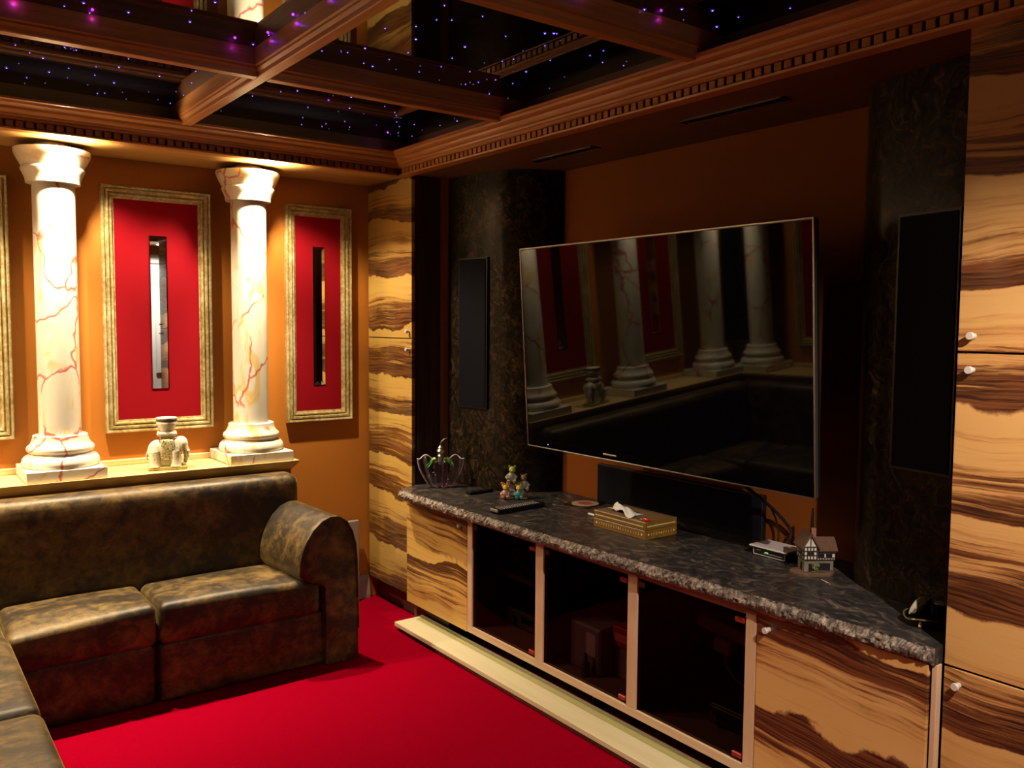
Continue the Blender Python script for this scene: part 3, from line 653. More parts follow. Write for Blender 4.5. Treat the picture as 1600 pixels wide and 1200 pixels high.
def tall_right():
    t = thing('tall_cabinet', (2.4, 0.6, 0.0), 'wide tall striped wood cabinet with steel knobs, right of the television', 'cabinet')
    y0 = 0.085
    MB().box(XT+0.021, y0, 0.118, XR-0.001, YC0-0.003, ZS-0.001).build('carcass', M['carcass'], t)
    MB().box(XT+0.03, YC0-0.003, 0.118, XR-0.001, YC0, ZS-0.001).build('side_panel', M['dark_side'], t)
    MB().box(XT+0.055, y0, 0.0, XR-0.001, YC0-0.02, 0.118).build('toe_kick', M['toe'], t)
    MB().box(XT+0.002, y0-0.018, 0.0, XR-0.001, y0, ZS-0.001).build('end_panel', M['dark_side'], t)
    v = veneer('tall_veneer_right', (0, 0.9, 0.055), 0.275)
    for z0, z1, kz in ((0.120, 0.641, 0.603), (0.647, 1.437, 1.397), (1.442, 2.226, 1.480)):
        for a, b2, ky in ((0.575, YC0-0.002, YC0-0.040), (y0+0.001, 0.572, y0+0.04)):
            d = MB().bbox(XT, a, z0, XT+0.020, b2, z1, 0.0012).build('door' if z0 > 0.5 else 'drawer', v, t)
            knob(XT, ky, kz, d)
tall_left(); tall_right()

# ------------------------------------------------------------------ low media cabinet
XF = 2.14; ZB, ZG = 0.106, 0.612     # front plane, underside of the bottom rail, top of the glass
def media_unit():
    t = thing('media_cabinet', (2.42, 2.4, 0.0), 'low media cabinet with smoked glass doors and striped end doors under the granite worktop', 'cabinet')
    MB().box(XR-0.02, YC0+0.01, 0.106, XR-0.001, YC1-0.01, 0.640).build('back_panel', M['carcass'], t)
    MB().box(XF+0.022, YC0+0.01, 0.106, XR-0.02, YC1-0.01, 0.128).build('bottom_panel', plain('cabinet_floor', (0.16, 0.10, 0.06), 0.5), t)
    MB().bbox(XF+0.004, YC0+0.03, ZG+0.002, XF+0.03, YC1-0.03, 0.645, 0.001).build('top_rail', M['brown_rail'], t)
    MB().bbox(XF, 1.616, ZB, XF+0.024, 3.198, 0.138, 0.0015).build('bottom_rail', M['pale_y'], t)
    for y0, y1 in ((3.160, 3.198), (2.651, 2.702), (2.124, 2.171), (1.616, 1.656)):
        MB().bbox(XF-0.0005, y0, 0.138, XF+0.024, y1, ZG+0.010, 0.0015).build('stile', M['pale'], t)
    for y in (1.09, 1.61, 2.148, 2.677, 3.19, 3.73): MB().box(XF+0.025, y-0.009, 0.128, XR-0.02, y+0.009, 0.640).build('partition', M['carcass'], t)
    v = veneer('low_veneer', (0, 0.0, 0.10), 0.27, 0.2, (0.74,0.45,0.18), (0.62,0.31,0.10), 0.35, -1.0, 0.25)
    v2 = veneer('low_veneer_left', (0, 0.35, 0.02), 0.27, 0.6, (0.76, 0.50, 0.15), (0.66, 0.38, 0.10), 0.25, -1.0, 0.3, (0.42, 0.19, 0.045), (0.035, 0.015, 0.006), (0.23, 0.095, 0.026), 0.06)
    d = MB().bbox(XF, 3.200, ZB-0.002, XF+0.020, YC1-0.001, 0.642, 0.0012).build('door', v2, t); knob(XF, 3.252, 0.584, d, 0.007, 0.018)
    d = MB().bbox(XF, 1.085, ZB-0.002, XF+0.020, 1.614, 0.642, 0.0012).build('door', v, t); knob(XF, 1.570, 0.592, d)
    MB().bbox(XF+0.006, YC0+0.003, 0.0, XF+0.03, 1.079, 0.644, 0.001).build('end_panel', M['pale'], t)
    for (y0, y1) in ((2.704, 3.158), (2.173, 2.649), (1.658, 2.122)):
        g = MB().box(XF+0.006, y0, 0.140, XF+0.011, y1, ZG-0.004).build('glass_door', M['smoke'], t)
        for zz in (0.150, ZG-0.030):
            MB().bbox(XF-0.001, y0+0.003, zz, XF+0.014, y0+0.040, zz+0.016, 0.002).build('hinge', plain('red_hinge', (0.30, 0.02, 0.015), 0.35) if 'red_hinge' not in bpy.data.materials else bpy.data.materials['red_hinge'], g)
        MB().bbox(XF-0.001, y1-0.035, ZG-0.026, XF+0.004, y1-0.004, ZG-0.006, 0.001).build('catch', M['dark_metal'], g)
    MB().box(2.30, 2.69, 0.355, XR-0.02, 3.18, 0.372).build('shelf', M['carcass'], t)
    # black plinth legs in the open toe space
    for y in (1.3, 1.85, 2.25, 2.45, 2.95, 3.4): MB().bbox(2.25, y-0.02, 0.0, 2.29, y+0.02, 0.106, 0.003).build('leg', M['black'], t)
    MB().box(2.34, YC0+0.01, 0.0, 2.36, 3.60, 0.106).build('toe_kick', M['black'], t)
    MB().box(XF+0.055, 3.44, 0.0, XF+0.075, YC1+0.02, 0.106).build('toe_kick', M['toe'], t)
media_unit()
# equipment behind the smoked glass
def hifi(name, label, cat, x0, y0, z0, y1, z1, dark, face):
    t = thing(name, (x0+0.15, (y0+y1)/2, z0), label, cat)
    MB().bbox(x0, y0, z0+0.008, x0+0.30, y1, z1, 0.004).build('case', dark, t)
    MB().bbox(x0-0.012, y0+0.004, z0+0.012, x0, y1-0.004, z1-0.004, 0.003).build('fascia', face, t)
    for q in (0.15, 0.85):
        MB().lathe([(0.022, 0), (0.020, 0.016), (0.0001, 0.017)], (x0-0.012, y0+(y1-y0)*q, (z0+z1)/2), 20, Matrix.Rotation(-math.pi/2, 4, 'Y')).build('dial', M['dark_metal'], t, True)
    MB().box(x0-0.0135, y0+(y1-y0)*0.3, z0+(z1-z0)*0.45, x0-0.012, y0+(y1-y0)*0.7, z0+(z1-z0)*0.75).build('display', M['screen'], t)
    for sx in (0.03, 0.27):
        for sy in (y0+0.03, y1-0.03): MB().lathe([(0.014, 0), (0.014, 0.009)], (x0+sx, sy, z0), 12).build('foot', M['black'], t)
G1 = plain('equipment_grey', (0.05, 0.048, 0.05), 0.4)
hifi('hifi_receiver', 'black receiver on the shelf behind the left smoked glass door', 'receiver', 2.34, 2.76, 0.372, 3.12, 0.50, M['satin_black'], M['satin_black'])
hifi('disc_player', 'black player on the cabinet floor behind the left smoked glass door', 'player', 2.32, 2.76, 0.128, 3.12, 0.215, M['satin_black'], G1)
t = thing('red_box', (2.5, 2.45, 0.128), 'red box on grey boxes behind the middle smoked glass door', 'box')
MB().bbox(2.30, 2.20, 0.252, 2.52, 2.414, 0.330, 0.003).build('carton', plain('red_card', (0.42, 0.02, 0.025), 0.5), t)
MB().box(2.298, 2.22, 0.275, 2.3005, 2.40, 0.305).build('printed_band', plain('pale_red_card', (0.62, 0.20, 0.18), 0.5), t)
t = thing('grey_box', (2.5, 2.4, 0.128), 'grey carton under the red box behind the middle smoked glass door', 'box')
MB().bbox(2.31, 2.19, 0.128, 2.54, 2.415, 0.252, 0.003).build('carton', plain('grey_card', (0.22, 0.18, 0.17), 0.6), t)
t = thing('subwoofer', (2.42, 2.40, 0.128), 'dark grey equipment case with pale label behind the middle smoked glass door', 'equipment')
MB().bbox(2.24, 2.42, 0.128, 2.39, 2.60, 0.315, 0.008).build('case', plain('dark_grey_case', (0.16, 0.14, 0.14), 0.5), t)
MB().box(2.2385, 2.445, 0.20, 2.2405, 2.50, 0.29).build('label_plate', plain('pale_plate', (0.42, 0.38, 0.37), 0.5), t)
tag(MB().lathe([(0.018, 0), (0.018, 0.05), (0.008, 0.065), (0.008, 0.09)], (2.210, 2.47, 0.128), 16).build('small_bottle', G1, None, True), 'small grey bottle before the dark case behind the middle glass door', 'bottle')
# power strip with a plug and its lead, hanging on the back of the right bay
t = thing('power_strip', (2.5, 1.95, 0.36), 'white power strip with a plug behind the right smoked glass door', 'power strip')
Tm = Matrix.Translation((2.50, 2.02, 0.385)) @ Matrix.Rotation(math.radians(4), 4, 'X')
MB().bbox(-0.02, -0.26, -0.026, 0.02, 0.17, 0.026, 0.006, Tm).build('strip_body', M['white_plastic'], t)
MB().bbox(-0.05, -0.06, -0.075, 0.0, 0.02, -0.020, 0.008, Tm).build('plug', M['white_plastic'], t)
MB().tube([Tm @ Vector(p) for p in [(-0.03, -0.03, -0.07), (-0.03, -0.035, -0.12), (-0.02, -0.08, -0.16), (0.0, -0.16, -0.19), (0.02, -0.25, -0.20), (0.05, -0.32, -0.22)]], 0.006, 8).build('lead', M['white_plastic'], t, True)
MB().box(2.52, 1.70, 0.30, XR-0.02, 2.13, 0.315).build('wall_bracket', M['carcass'], t)
MB().box(2.52, 1.90, 0.315, 2.54, 2.0, 0.37).build('wall_bracket', M['carcass'], t)
hifi('game_console', 'black console on the cabinet floor behind the right smoked glass door', 'console', 2.30, 1.70, 0.128, 1.92, 0.20, M['satin_black'], M['satin_black'])
# bare plinth board lying on the carpet in front of the toe space
t = thing('plinth_board', (2.08, 2.3, 0.0), 'long bare wooden plinth board lying on the red carpet before the media cabinet', 'board')
MB().bbox(2.024, 1.09, 0.022, 2.170, 3.665, 0.042, 0.0015).build('plank', M['board'], t)
MB().box(2.131, 1.09, 0.0418, 2.1695, 3.640, 0.0426).build('olive_strip', straight_wood('olive_strip_wood', 1, (0.40, 0.34, 0.13), (0.46, 0.40, 0.17), (0.52, 0.46, 0.22), 25, 0.6), t)  # thin olive strip along the back of the plank's top
MB().box(2.040, 1.10, 0.0, 2.165, 3.655, 0.022).build('batten', M['toe'], t)
MB().box(2.1705, 1.09, 0.0, 2.182, 3.665, 0.046).build('back_strip', M['board'], t)

# ------------------------------------------------------------------ granite worktop with a rough-hewn edge
ZT, ZU = 0.690, 0.645
def worktop():
    t = thing('granite_worktop', (2.4, 2.4, ZU), 'grey granite worktop with rough chiselled front edge on the media cabinet', 'worktop')
    ctrl = [(1.068, 2.136), (1.47, 2.122), (1.80, 2.108), (2.07, 2.096), (2.38, 2.082), (2.95, 2.066), (3.30, 2.062), (3.64, 2.062)]
    def fx(y):
        for (a, p), (b, q) in zip(ctrl, ctrl[1:]):
            if y <= b: return p + (q-p)*(y-a)/(b-a)
        return ctrl[-1][1]
    pts = []; N = 620
    for i in range(N+1):
        y = 1.068 + (3.655-1.068)*i/N; pts.append((fx(y), y, 1.0))
    for i in range(1, 25):                 # rounded far corner that runs back to the cabinet
        a = i/24*math.pi/2; pts.append((2.062 + 0.108*(1-math.cos(a)), 3.655 + 0.075*math.sin(a), 1.0))
    rn = random.Random(11)
    from mathutils import noise as mn
    rows = [(0.0, 0.004, 0.0), (0.004, 0.003, -0.0), (0.012, -0.004, 0.0), (0.020, -0.010, 0.0), (0.028, -0.010, 0.0), (0.036, -0.006, 0.0), (0.041, 0.000, 0.0), (0.045, 0.006, 0.0)]
    vs = []; fs = []; n = len(pts)
    for k, (dz, dx, _) in enumerate(rows):
        for i, (x, y, w) in enumerate(pts):
            p = Vector((x*90, y*90, (ZT-dz)*110)); f = 0 if k == 0 else 1
            h = mn.noise(p*0.55)*0.0075 + mn.noise(p*1.5)*0.007 + mn.noise(p*3.1)*0.0035
            g = mn.noise(p*0.4 + Vector((9,3,1)))*0.005
            edge = 0.0 if i < 3 else 1.0
            if i >= N: # push along the corner normal
                a = (i-N)/24*math.pi/2; nx, ny = -math.cos(a), math.sin(a)
            else: nx, ny = -1.0, 0.0
            o = (-dx + (h if 0 < k else h*0.5))*edge
            vs.append((x + nx*o, y + ny*o, ZT - dz + (g if 0 < k < len(rows)-1 else 0)*edge))
    for k in range(len(rows)-1):
        for i in range(n-1): fs.append((k*n+i, k*n+i+1, (k+1)*n+i+1, (k+1)*n+i))
    MB().add(vs, fs).build('rough_edge', M['granite_edge'], t)
    back = [(XR-0.001, 3.73), (XR-0.001, 1.068)]
    topv = [(v[0], v[1], ZT) for v in vs[:n]] + [(2.17, 3.744, ZT), (XR-0.001, 3.744, ZT), (XR-0.001, 1.0655, ZT)]
    m = len(topv); b = MB().add(topv, [tuple(range(m))])
    bot = [(v[0], v[1], ZU) for v in vs[-n:]] + [(2.17, 3.744, ZU), (XR-0.001, 3.744, ZU), (XR-0.001, 1.0655, ZU)]
    b.add(bot, [tuple(reversed(range(m)))])
    b.add([topv[0], bot[0], bot[-1], topv[-1]], [(0,1,2,3)])
    me = b.build('slab', M['granite'], t)
worktop()

# ------------------------------------------------------------------ curved dark panels with in-wall loudspeakers, television
CURVE = [(0.0, 2.385), (0.06, 2.386), (0.11, 2.390), (0.16, 2.398), (0.208, 2.408), (0.25, 2.416), (0.30, 2.426), (0.34, 2.436), (0.38, 2.449), (0.42, 2.472), (0.45, 2.497), (0.475, 2.526), (0.50, 2.565), (0.517, 2.60), (0.53, 2.64), (0.537, 2.67), (0.54, XR)]
def curved_panel(side, label, lab2):
    yy = (lambda d: YC1-d-0.0005) if side == 'l' else (lambda d: YC0+d+0.0005)
    t = thing('curved_panel', (2.5, yy(0.27), ZT), label, 'wall panel')
    n = 60; ys = []
    C = []
    for i in range(len(CURVE)-1):     # smooth resample
        for k in range(5):
            u = k/5; p0 = CURVE[max(i-1,0)]; p1 = CURVE[i]; p2 = CURVE[i+1]; p3 = CURVE[min(i+2, len(CURVE)-1)]
            C.append(tuple(0.5*((2*p1[q]) + (-p0[q]+p2[q])*u + (2*p0[q]-5*p1[q]+4*p2[q]-p3[q])*u*u + (-p0[q]+3*p1[q]-3*p2[q]+p3[q])*u**3) for q in (0,1)))
    C.append(CURVE[-1])
    poly = [(x, yy(d)) for d, x in C] + [(XR-0.0005, yy(0.0))]
    poly[-2] = (XR-0.0005, yy(0.54))
    MB().prism([(min(x, XR-0.0005), y) for x, y in poly], 2, ZT+0.001, ZS-0.001).build('curved_front', M['burl'], t, True, 30)
    s = thing('wall_speaker', (2.41, yy(0.2), 1.09), lab2, 'speaker')
    fx = lambda d: 2.3865 + (d-0.107)*0.17
    b = MB()
    P4 = [(fx(0.105)-0.006, yy(0.105)), (fx(0.302)-0.006, yy(0.302)), (fx(0.302)+0.022, yy(0.302)), (fx(0.105)+0.022, yy(0.105))]
    b.prism(P4, 2, 1.086, 1.826); b.build('speaker_frame', M['satin_black'], s)
    P5 = [(fx(0.113)-0.010, yy(0.113)), (fx(0.294)-0.010, yy(0.294)), (fx(0.294)-0.005, yy(0.294)), (fx(0.113)-0.005, yy(0.113))]
    MB().prism(P5, 2, 1.094, 1.818).build('grille', M['grille'], s)
curved_panel('l', 'dark mottled curved panel left of the television', 'tall slim wall speaker set into the curved panel left of the television')
curved_panel('r', 'dark mottled curved panel right of the television', 'tall slim wall speaker set into the curved panel right of the television')
def television():
    t = thing('television', (2.32, 2.28, 0.96), 'large wall mounted flat television with black glossy screen, tilted downwards', 'television')
    top = Vector((2.280, 0, 1.828)); bot = Vector((2.335, 0, 0.965)); H = (top-bot).length; w = (top-bot)/H; nx = Vector((w.z, 0, -w.x))   # nx points to the wall
    Tm = Matrix(((nx.x, 0, w.x, bot.x), (0, 1, 0, 0), (nx.z, 0, w.z, bot.z), (0, 0, 0, 1)))
    y0, y1 = 1.556, 3.012
    MB().bbox(0.004, y0+0.003, 0.003, 0.034, y1-0.003, H-0.003, 0.003, Tm).build('housing', M['satin_black'], t)
    MB().box(0.0025, y0+0.008, 0.034, 0.0045, y1-0.008, H-0.008, Tm).build('screen', M['screen'], t)
    b = MB()
    b.bbox(0.0, y0, H-0.006, 0.016, y1, H, 0.0012, Tm); b.bbox(0.0, y0, 0.0, 0.016, y0+0.006, H, 0.0012, Tm); b.bbox(0.0, y1-0.006, 0.0, 0.016, y1, H, 0.0012, Tm); b.bbox(0.0, y0, 0.0, 0.016, y1, 0.005, 0.0012, Tm)
    b.build('bezel', M['silver_trim'], t)
    MB().bbox(0.0015, y0+0.006, 0.005, 0.010, y1-0.006, 0.034, 0.001, Tm).build('lower_strip', M['screen'], t)
    MB().bbox(0.0, 2.445, 0.020, 0.0018, 2.520, 0.026, 0.0006, Tm).build('badge', M['chrome'], t)
    MB().lathe([(0.0022, 0), (0.0015, 0.0012), (0.0001, 0.0015)], Tm @ Vector((0.001, 2.868, 0.020)), 10, Matrix.Rotation(-math.pi/2, 4, 'Y')).build('standby_light', emit('standby_light', (0.8, 0.85, 1.0), 1.5, False), t)
    b = MB(); b.bbox(0.034, 2.0, 0.2, 0.10, 2.56, 0.68, 0.01, Tm); b.build('rear_housing', M['black'], t)
    MB().bbox(2.36, 2.20, 1.25, XR-0.001, 2.36, 1.50, 0.005).build('wall_bracket', M['black'], t)
    for pts, r in (([(2.385, 1.985, 1.05), (2.50, 1.965, 0.93), (2.62, 1.953, 0.86), (2.665, 1.944, 0.80), (2.672, 1.93, 0.74), (2.66, 1.925, ZT+0.004)], 0.0035),
                   ([(2.385, 2.005, 1.05), (2.52, 1.972, 0.93), (2.64, 1.93, 0.83), (2.675, 1.885, 0.765), (2.672, 1.880, 0.735), (2.655, 1.89, ZT+0.006)], 0.006)):
        # smooth the hanging leads
        q = []
        for i in range(len(pts)-1):
            for k in range(6):
                u = k/6; p0, p1, p2, p3 = [Vector(pts[max(0, min(len(pts)-1, i+d))]) for d in (-1, 0, 1, 2)]
                q.append(0.5*((2*p1) + (-p0+p2)*u + (2*p0-5*p1+4*p2-p3)*u*u + (-p0+3*p1-3*p2+p3)*u**3))
        q.append(Vector(pts[-1])); MB().tube(q, r, 8).build('cable', M['satin_black'], t, True)
television()
t = thing('center_speaker', (2.69, 2.47, ZT), 'wide black centre speaker on the worktop under the television', 'speaker')
MB().bbox(2.672, 2.005, ZT, XR-0.001, 2.922, 0.866, 0.003).build('cabinet_box', M['satin_black'], t)
MB().bbox(2.667, 2.012, ZT+0.006, 2.672, 2.915, 0.860, 0.002).build('grille', M['grille'], t)
# corner loudspeaker (seen only mirrored in the screen)
t = thing('corner_speaker', (-0.50, 4.12, 1.05), 'slim black loudspeaker in the room corner between two marble columns', 'speaker')
Tm = Matrix.Translation((-0.47, 4.09, 0)) @ Matrix.Rotation(math.radians(45), 4, 'Z')
MB().bbox(-0.085, -0.05, 1.05, 0.085, 0.05, 1.86, 0.006, Tm).build('case', M['satin_black'], t)
MB().bbox(-0.078, -0.056, 1.06, 0.078, -0.05, 1.85, 0.002, Tm).build('grille', M['grille'], t)
MB().bbox(-0.03, -0.02, 1.86, 0.03, 0.04, 2.0, 0.004, Tm).build('bracket', M['black'], t)
# slot grilles in the soffit over the television
def slot(y0, y1, x0, label):
    t = thing('soffit_vent', (x0+0.025, (y0+y1)/2, ZS), label, 'vent')
    b = MB()
    for a in ((x0, y0, x0+0.006, y1), (x0+0.048, y0, x0+0.054, y1), (x0, y0, x0+0.054, y0+0.006), (x0, y1-0.006, x0+0.054, y1)): b.box(a[0], a[1], ZS-0.006, a[2], a[3], ZS)
    b.build('frame', M['dark_metal'], t)
    s = MB().bbox(x0+0.007, -0.0035, ZS-0.005, x0+0.047, 0.0035, ZS-0.0005, 0.001).build('slat', M['dark_metal'], t)
    n = int((y1-y0-0.02)/0.016); base = s.location.copy()
    for i in range(n):
        c = s if i == 0 else s.copy()
        if i: COL.objects.link(c)
        c.location = base + Vector((0, y0+0.016+i*0.016, 0))
slot(2.69, 3.10, 2.40, 'slim slotted vent in the soffit above the left end of the television')
slot(1.74, 2.18, 2.36, 'slim slotted vent in the soffit above the right end of the television')
M['remote'] = plain('remote_black', (0.006, 0.006, 0.007), 0.65, Specular_IOR_Level=0.12)
# ------------------------------------------------------------------ things standing on the worktop
def glass_vase():
    t = thing('glass_vase', (2.255, 3.611, ZT), 'fan shaped purple glass vase with ornate metal stopper on the worktop', 'vase')
    T = MT((2.255, 3.611, ZT), rz=math.radians(-32.0))     # local x = width, y = depth
    gm = tinted_glass('mauve_glass', (0.88, 0.76, 0.86), 1.6, 0.04, (0.50, 0.34, 0.48), 34.0)
    nt = gm.node_tree; out = nt.nodes['Material Output']; base_mix = out.inputs[0].links[0].from_node
    d2 = nt.nodes.new('ShaderNodeBsdfDiffuse'); d2.inputs[0].default_value = (0.72, 0.58, 0.70, 1)  # pale edge highlights put into the glass as diffuse colour
    lw = nt.nodes.new('ShaderNodeLayerWeight'); lw.inputs[0].default_value = 0.28
    sc = nt.nodes.new('ShaderNodeMath'); sc.operation = 'MULTIPLY'; sc.inputs[1].default_value = 0.8; nt.links.new(lw.outputs['Facing'], sc.inputs[0])
    lm = nt.nodes.new('ShaderNodeMixShader'); nt.links.new(sc.outputs[0], lm.inputs[0]); nt.links.new(base_mix.outputs[0], lm.inputs[1]); nt.links.new(d2.outputs[0], lm.inputs[2]); nt.links.new(lm.outputs[0], out.inputs[0])
    vs = []; fs = []; NU, NV = 44, 18
    def pt(i, j, sgn):
        u = -1 + 2*i/NU; v = j/NV
        wv = 0.056 + 0.060*math.sin(v*math.pi*0.5)**0.95
        top = 0.150 + 0.012*math.cos((abs(u)-0.62)*9.0)*(1 if abs(u) < 0.93 else 0.6) - 0.030*max(0, 0.3-abs(u))/0.3
        z = 0.003 + v*top + 0.008*(1-v)*u*u + 0.004*(1-v)*math.cos(u*9.4)
        rip = 0.0035*math.cos(u*17.0)*(0.3+0.7*v)
        d = (0.030*math.sqrt(max(0, 1-u*u)))*(0.55+0.6*v*(1-v)*2) + 0.0015
        return T @ Vector((u*wv, sgn*d + rip, z))
    for sgn in (-1, 1):
        base = len(vs)
        for j in range(NV+1):
            for i in range(NU+1): vs.append(pt(i, j, sgn))
        for j in range(NV):
            for i in range(NU):
                a = base + j*(NU+1) + i; fs.append((a, a+1, a+NU+2, a+NU+1))
    k = (NU+1)*(NV+1)
    for i in range(NU): fs.append((i, i+1, k+i+1, k+i))
    for j in range(NV): 
        for i in (0, NU): a = j*(NU+1)+i; fs.append((a, a+NU+1, k+a+NU+1, k+a))
    MB().add(vs, fs).build('body', gm, t, True, 70)
    rim = [(pt(i, NV, -1) + pt(i, NV, 1))/2 for i in range(NU+1)]
    MB().tube(rim, 0.0028, 6).build('rim', plain('pale_rim_glass', (0.78, 0.70, 0.80), 0.12), t, True)
    MB().lathe([(0.012, 0.118), (0.013, 0.150), (0.018, 0.160), (0.012, 0.168), (0.019, 0.178), (0.021, 0.184), (0.014, 0.194), (0.015, 0.200), (0.008, 0.208), (0.006, 0.212), (0.0001, 0.213)], T @ Vector((0,0,0)), 24).build('metal_neck', plain('old_silver', (0.55, 0.50, 0.42), 0.3, 0.9), t, True)
    MB().tube([T @ Vector(p) for p in [(0, 0, 0.210), (0.004, 0, 0.222), (0.010, 0, 0.232), (0.022, 0, 0.242), (0.034, 0, 0.248)]], 0.006, 10, [0.006, 0.009, 0.008, 0.006, 0.003]).build('stopper_stem', M['dark_metal'], t, True)
    gr = NG('green_leaf_glass'); q = gr.noise(gr.obj(), 45.0, 3)
    gr = gr.done(gr.ramp(q, [(0.38, (0.015, 0.10, 0.02)), (0.52, (0.06, 0.34, 0.09)), (0.66, (0.50, 0.34, 0.08))]), 0.18)
    for sx in (-1, 1):
        b = MB(); vs = []; rn = random.Random(8+sx)
        K = 6
        for i in range(K+1):
            u = i/K; hw = 0.015*(0.35+0.65*math.sin(math.pi*min(1, u*0.75+0.12)))*(1-0.6*u**3)
            cxx, cz = sx*(0.012+0.052*u), 0.142 - 0.022*u + 0.010*math.sin(u*5)
            for k in (-1, -0.4, 0.4, 1):
                vs.append(T @ Vector((cxx + sx*0.006*abs(k), -0.033 + 0.006*math.cos(k*3+u*6), cz + k*hw + rn.uniform(-0.002, 0.002))))
        b.add(vs, [(i*4+q2, i*4+4+q2, i*4+5+q2, i*4+1+q2) for i in range(K) for q2 in range(3)])
        o = b.build('leaf', gr, t, True); o.modifiers.new('thick', 'SOLIDIFY').thickness = 0.003
    b = MB(); rn = random.Random(5)
    for i in range(16): b.blob(T @ Vector((rn.uniform(-0.06, 0.06), rn.uniform(-0.012, 0.012), rn.uniform(0.012, 0.10))), rn.uniform(0.003, 0.006), seg=8, ring=5)
    o = b.build('glass_beads', plain('bead_glass', (0.62, 0.22, 0.30), 0.1), t, True); o['kind'] = 'stuff'
glass_vase()

def remote(name, label, c, ang, L, Wd, H, rows, cols, tip=True):
    t = thing(name, (c[0], c[1], ZT), label, 'remote control'); T = MT((c[0], c[1], ZT), rz=ang)
    MB().rbox(-L/2, -Wd/2, 0.001, L/2, Wd/2, H, 0.006, M=T, step=0.05).build('body', M['remote'], t, True)
    bm_ = MB().bbox(-0.0030, -0.0022, 0, 0.0030, 0.0022, 0.0011, 0.0003)
    mt = plain('grey_button_' + name, (0.66, 0.66, 0.68), 0.5) if rows > 4 else plain('dark_button', (0.05, 0.05, 0.055), 0.5)
    first = None
    for i in range(rows):
        for j in range(cols):
            x = -L*0.40 + L*0.78*i/(rows-1); y = (-0.5 + (j+0.5)/cols)*Wd*0.78
            p = T @ Vector((x, y, H-0.0005))
            if first is None: first = bm_.build('button', mt, t); o = first
            else: o = first.copy(); COL.objects.link(o)
            o.location = p - wloc(t) + (Vector((0,0,0))); o.rotation_euler.z = ang
    if first is not None:
        # the prototype mesh was shifted by the parent's position: shift it back once
        for v in first.data.vertices: v.co += wloc(t)
    if tip: MB().bbox(-L/2-0.0005, -Wd*0.42, H*0.45, -L/2+0.004, Wd*0.42, H+0.0005, 0.001, T).build('silver_tip', M['chrome'], t)
remote('remote_control', 'long black remote with rows of grey buttons near the worktop edge', (2.262, 2.983), math.radians(4), 0.272, 0.060, 0.020, 15, 4)
remote('remote_control', 'short plain black remote between the glass vase and the figurine', (2.335, 3.385), math.radians(2), 0.140, 0.040, 0.017, 4, 2, False)

def figurine():
    cx, cy = 2.395, 3.195
    t = thing('animal_figurine', (cx, cy, ZT), 'small colourful animal group figurine by the left curved panel', 'figurine'); T = MT((cx, cy, ZT), rz=math.radians(-36), s=1.0)
    def mt(n, c): return plain('figurine_' + n, c, 0.35, 0, 0.2, 90)
    green, yellow, pink, brown, stone, blue, rust = [mt(n, c) for n, c in (('green', (0.32, 0.42, 0.05)), ('yellow', (0.60, 0.50, 0.06)), ('pink', (0.62, 0.30, 0.26)), ('brown', (0.20, 0.12, 0.06)), ('stone', (0.34, 0.30, 0.24)), ('blue', (0.10, 0.30, 0.32)), ('rust', (0.42, 0.13, 0.05)))]
    P = lambda x, y, z: T @ Vector((x, y, z))
    b = MB(); b.rbox(-0.062, -0.028, 0, 0.066, 0.032, 0.010, 0.005, M=T); b.blob(P(0.0, 0.010, 0.035), 0.048, 0.022, 0.036); b.blob(P(0.045, 0.012, 0.022), 0.020, 0.016, 0.024); b.build('base', brown, t, True)
    # small round animals, each one grown from body, head, ears, arms, legs
    def critter(name, x, y, z, s, body, head, lean=0.0):
        b = MB(); b.blob(P(x, y, z+0.018*s), 0.015*s, 0.013*s, 0.019*s)
        for sx in (-1, 1):
            b.tube([P(x+sx*0.010*s, y, z+0.026*s), P(x+sx*0.018*s, y-0.008*s, z+0.018*s), P(x+sx*0.013*s, y-0.017*s, z+0.014*s)], 0.005*s, 7)
            b.tube([P(x+sx*0.008*s, y-0.006*s, z+0.006*s), P(x+sx*0.011*s, y-0.020*s, z+0.003*s), P(x+sx*0.011*s, y-0.022*s, z+0.010*s)], 0.0055*s, 7)
        b.build(name, body, t, True)
        b = MB(); b.blob(P(x+lean, y-0.003*s, z+0.045*s), 0.0125*s, 0.012*s, 0.012*s); b.blob(P(x+lean, y-0.014*s, z+0.042*s), 0.006*s, 0.005*s, 0.0045*s)
        for sx in (-1, 1): b.blob(P(x+lean+sx*0.010*s, y, z+0.056*s), 0.0045*s, 0.003*s, 0.0045*s, seg=8, ring=6)
        b.build('head', head, t, True)
    critter('body', -0.038, -0.020, 0.008, 1.05, pink, yellow)
    critter('body', 0.024, -0.022, 0.006, 1.05, blue, yellow)
    critter('body', -0.010, 0.008, 0.076, 1.30, stone, green, 0.004)
    critter('body', 0.050, 0.010, 0.040, 1.25, stone, brown, -0.003)
    # cart wheel between them
    b = MB(); Mw = T @ Matrix.Translation((-0.006, -0.024, 0.024)) @ Matrix.Rotation(math.pi/2, 4, 'X')
    ring = [Mw @ Vector((0.019*math.cos(a*math.pi/10), 0.019*math.sin(a*math.pi/10), 0)) for a in range(21)]
    b.tube(ring, 0.003, 6)
    for a in range(4): b.tube([Mw @ Vector((0.018*math.cos(a*math.pi/4), 0.018*math.sin(a*math.pi/4), 0)), Mw @ Vector((-0.018*math.cos(a*math.pi/4), -0.018*math.sin(a*math.pi/4), 0))], 0.002, 5)
    b.build('wheel', stone, t, True)
    b = MB(); rn = random.Random(4)
    for i in range(22): b.blob(P(rn.uniform(-0.055, 0.03), rn.uniform(-0.02, 0.02), rn.uniform(0.052, 0.072)), rn.uniform(0.004, 0.008), seg=7, ring=5)
    b.build('leaf_pile', rust, t, True)['kind'] = 'stuff'
figurine()

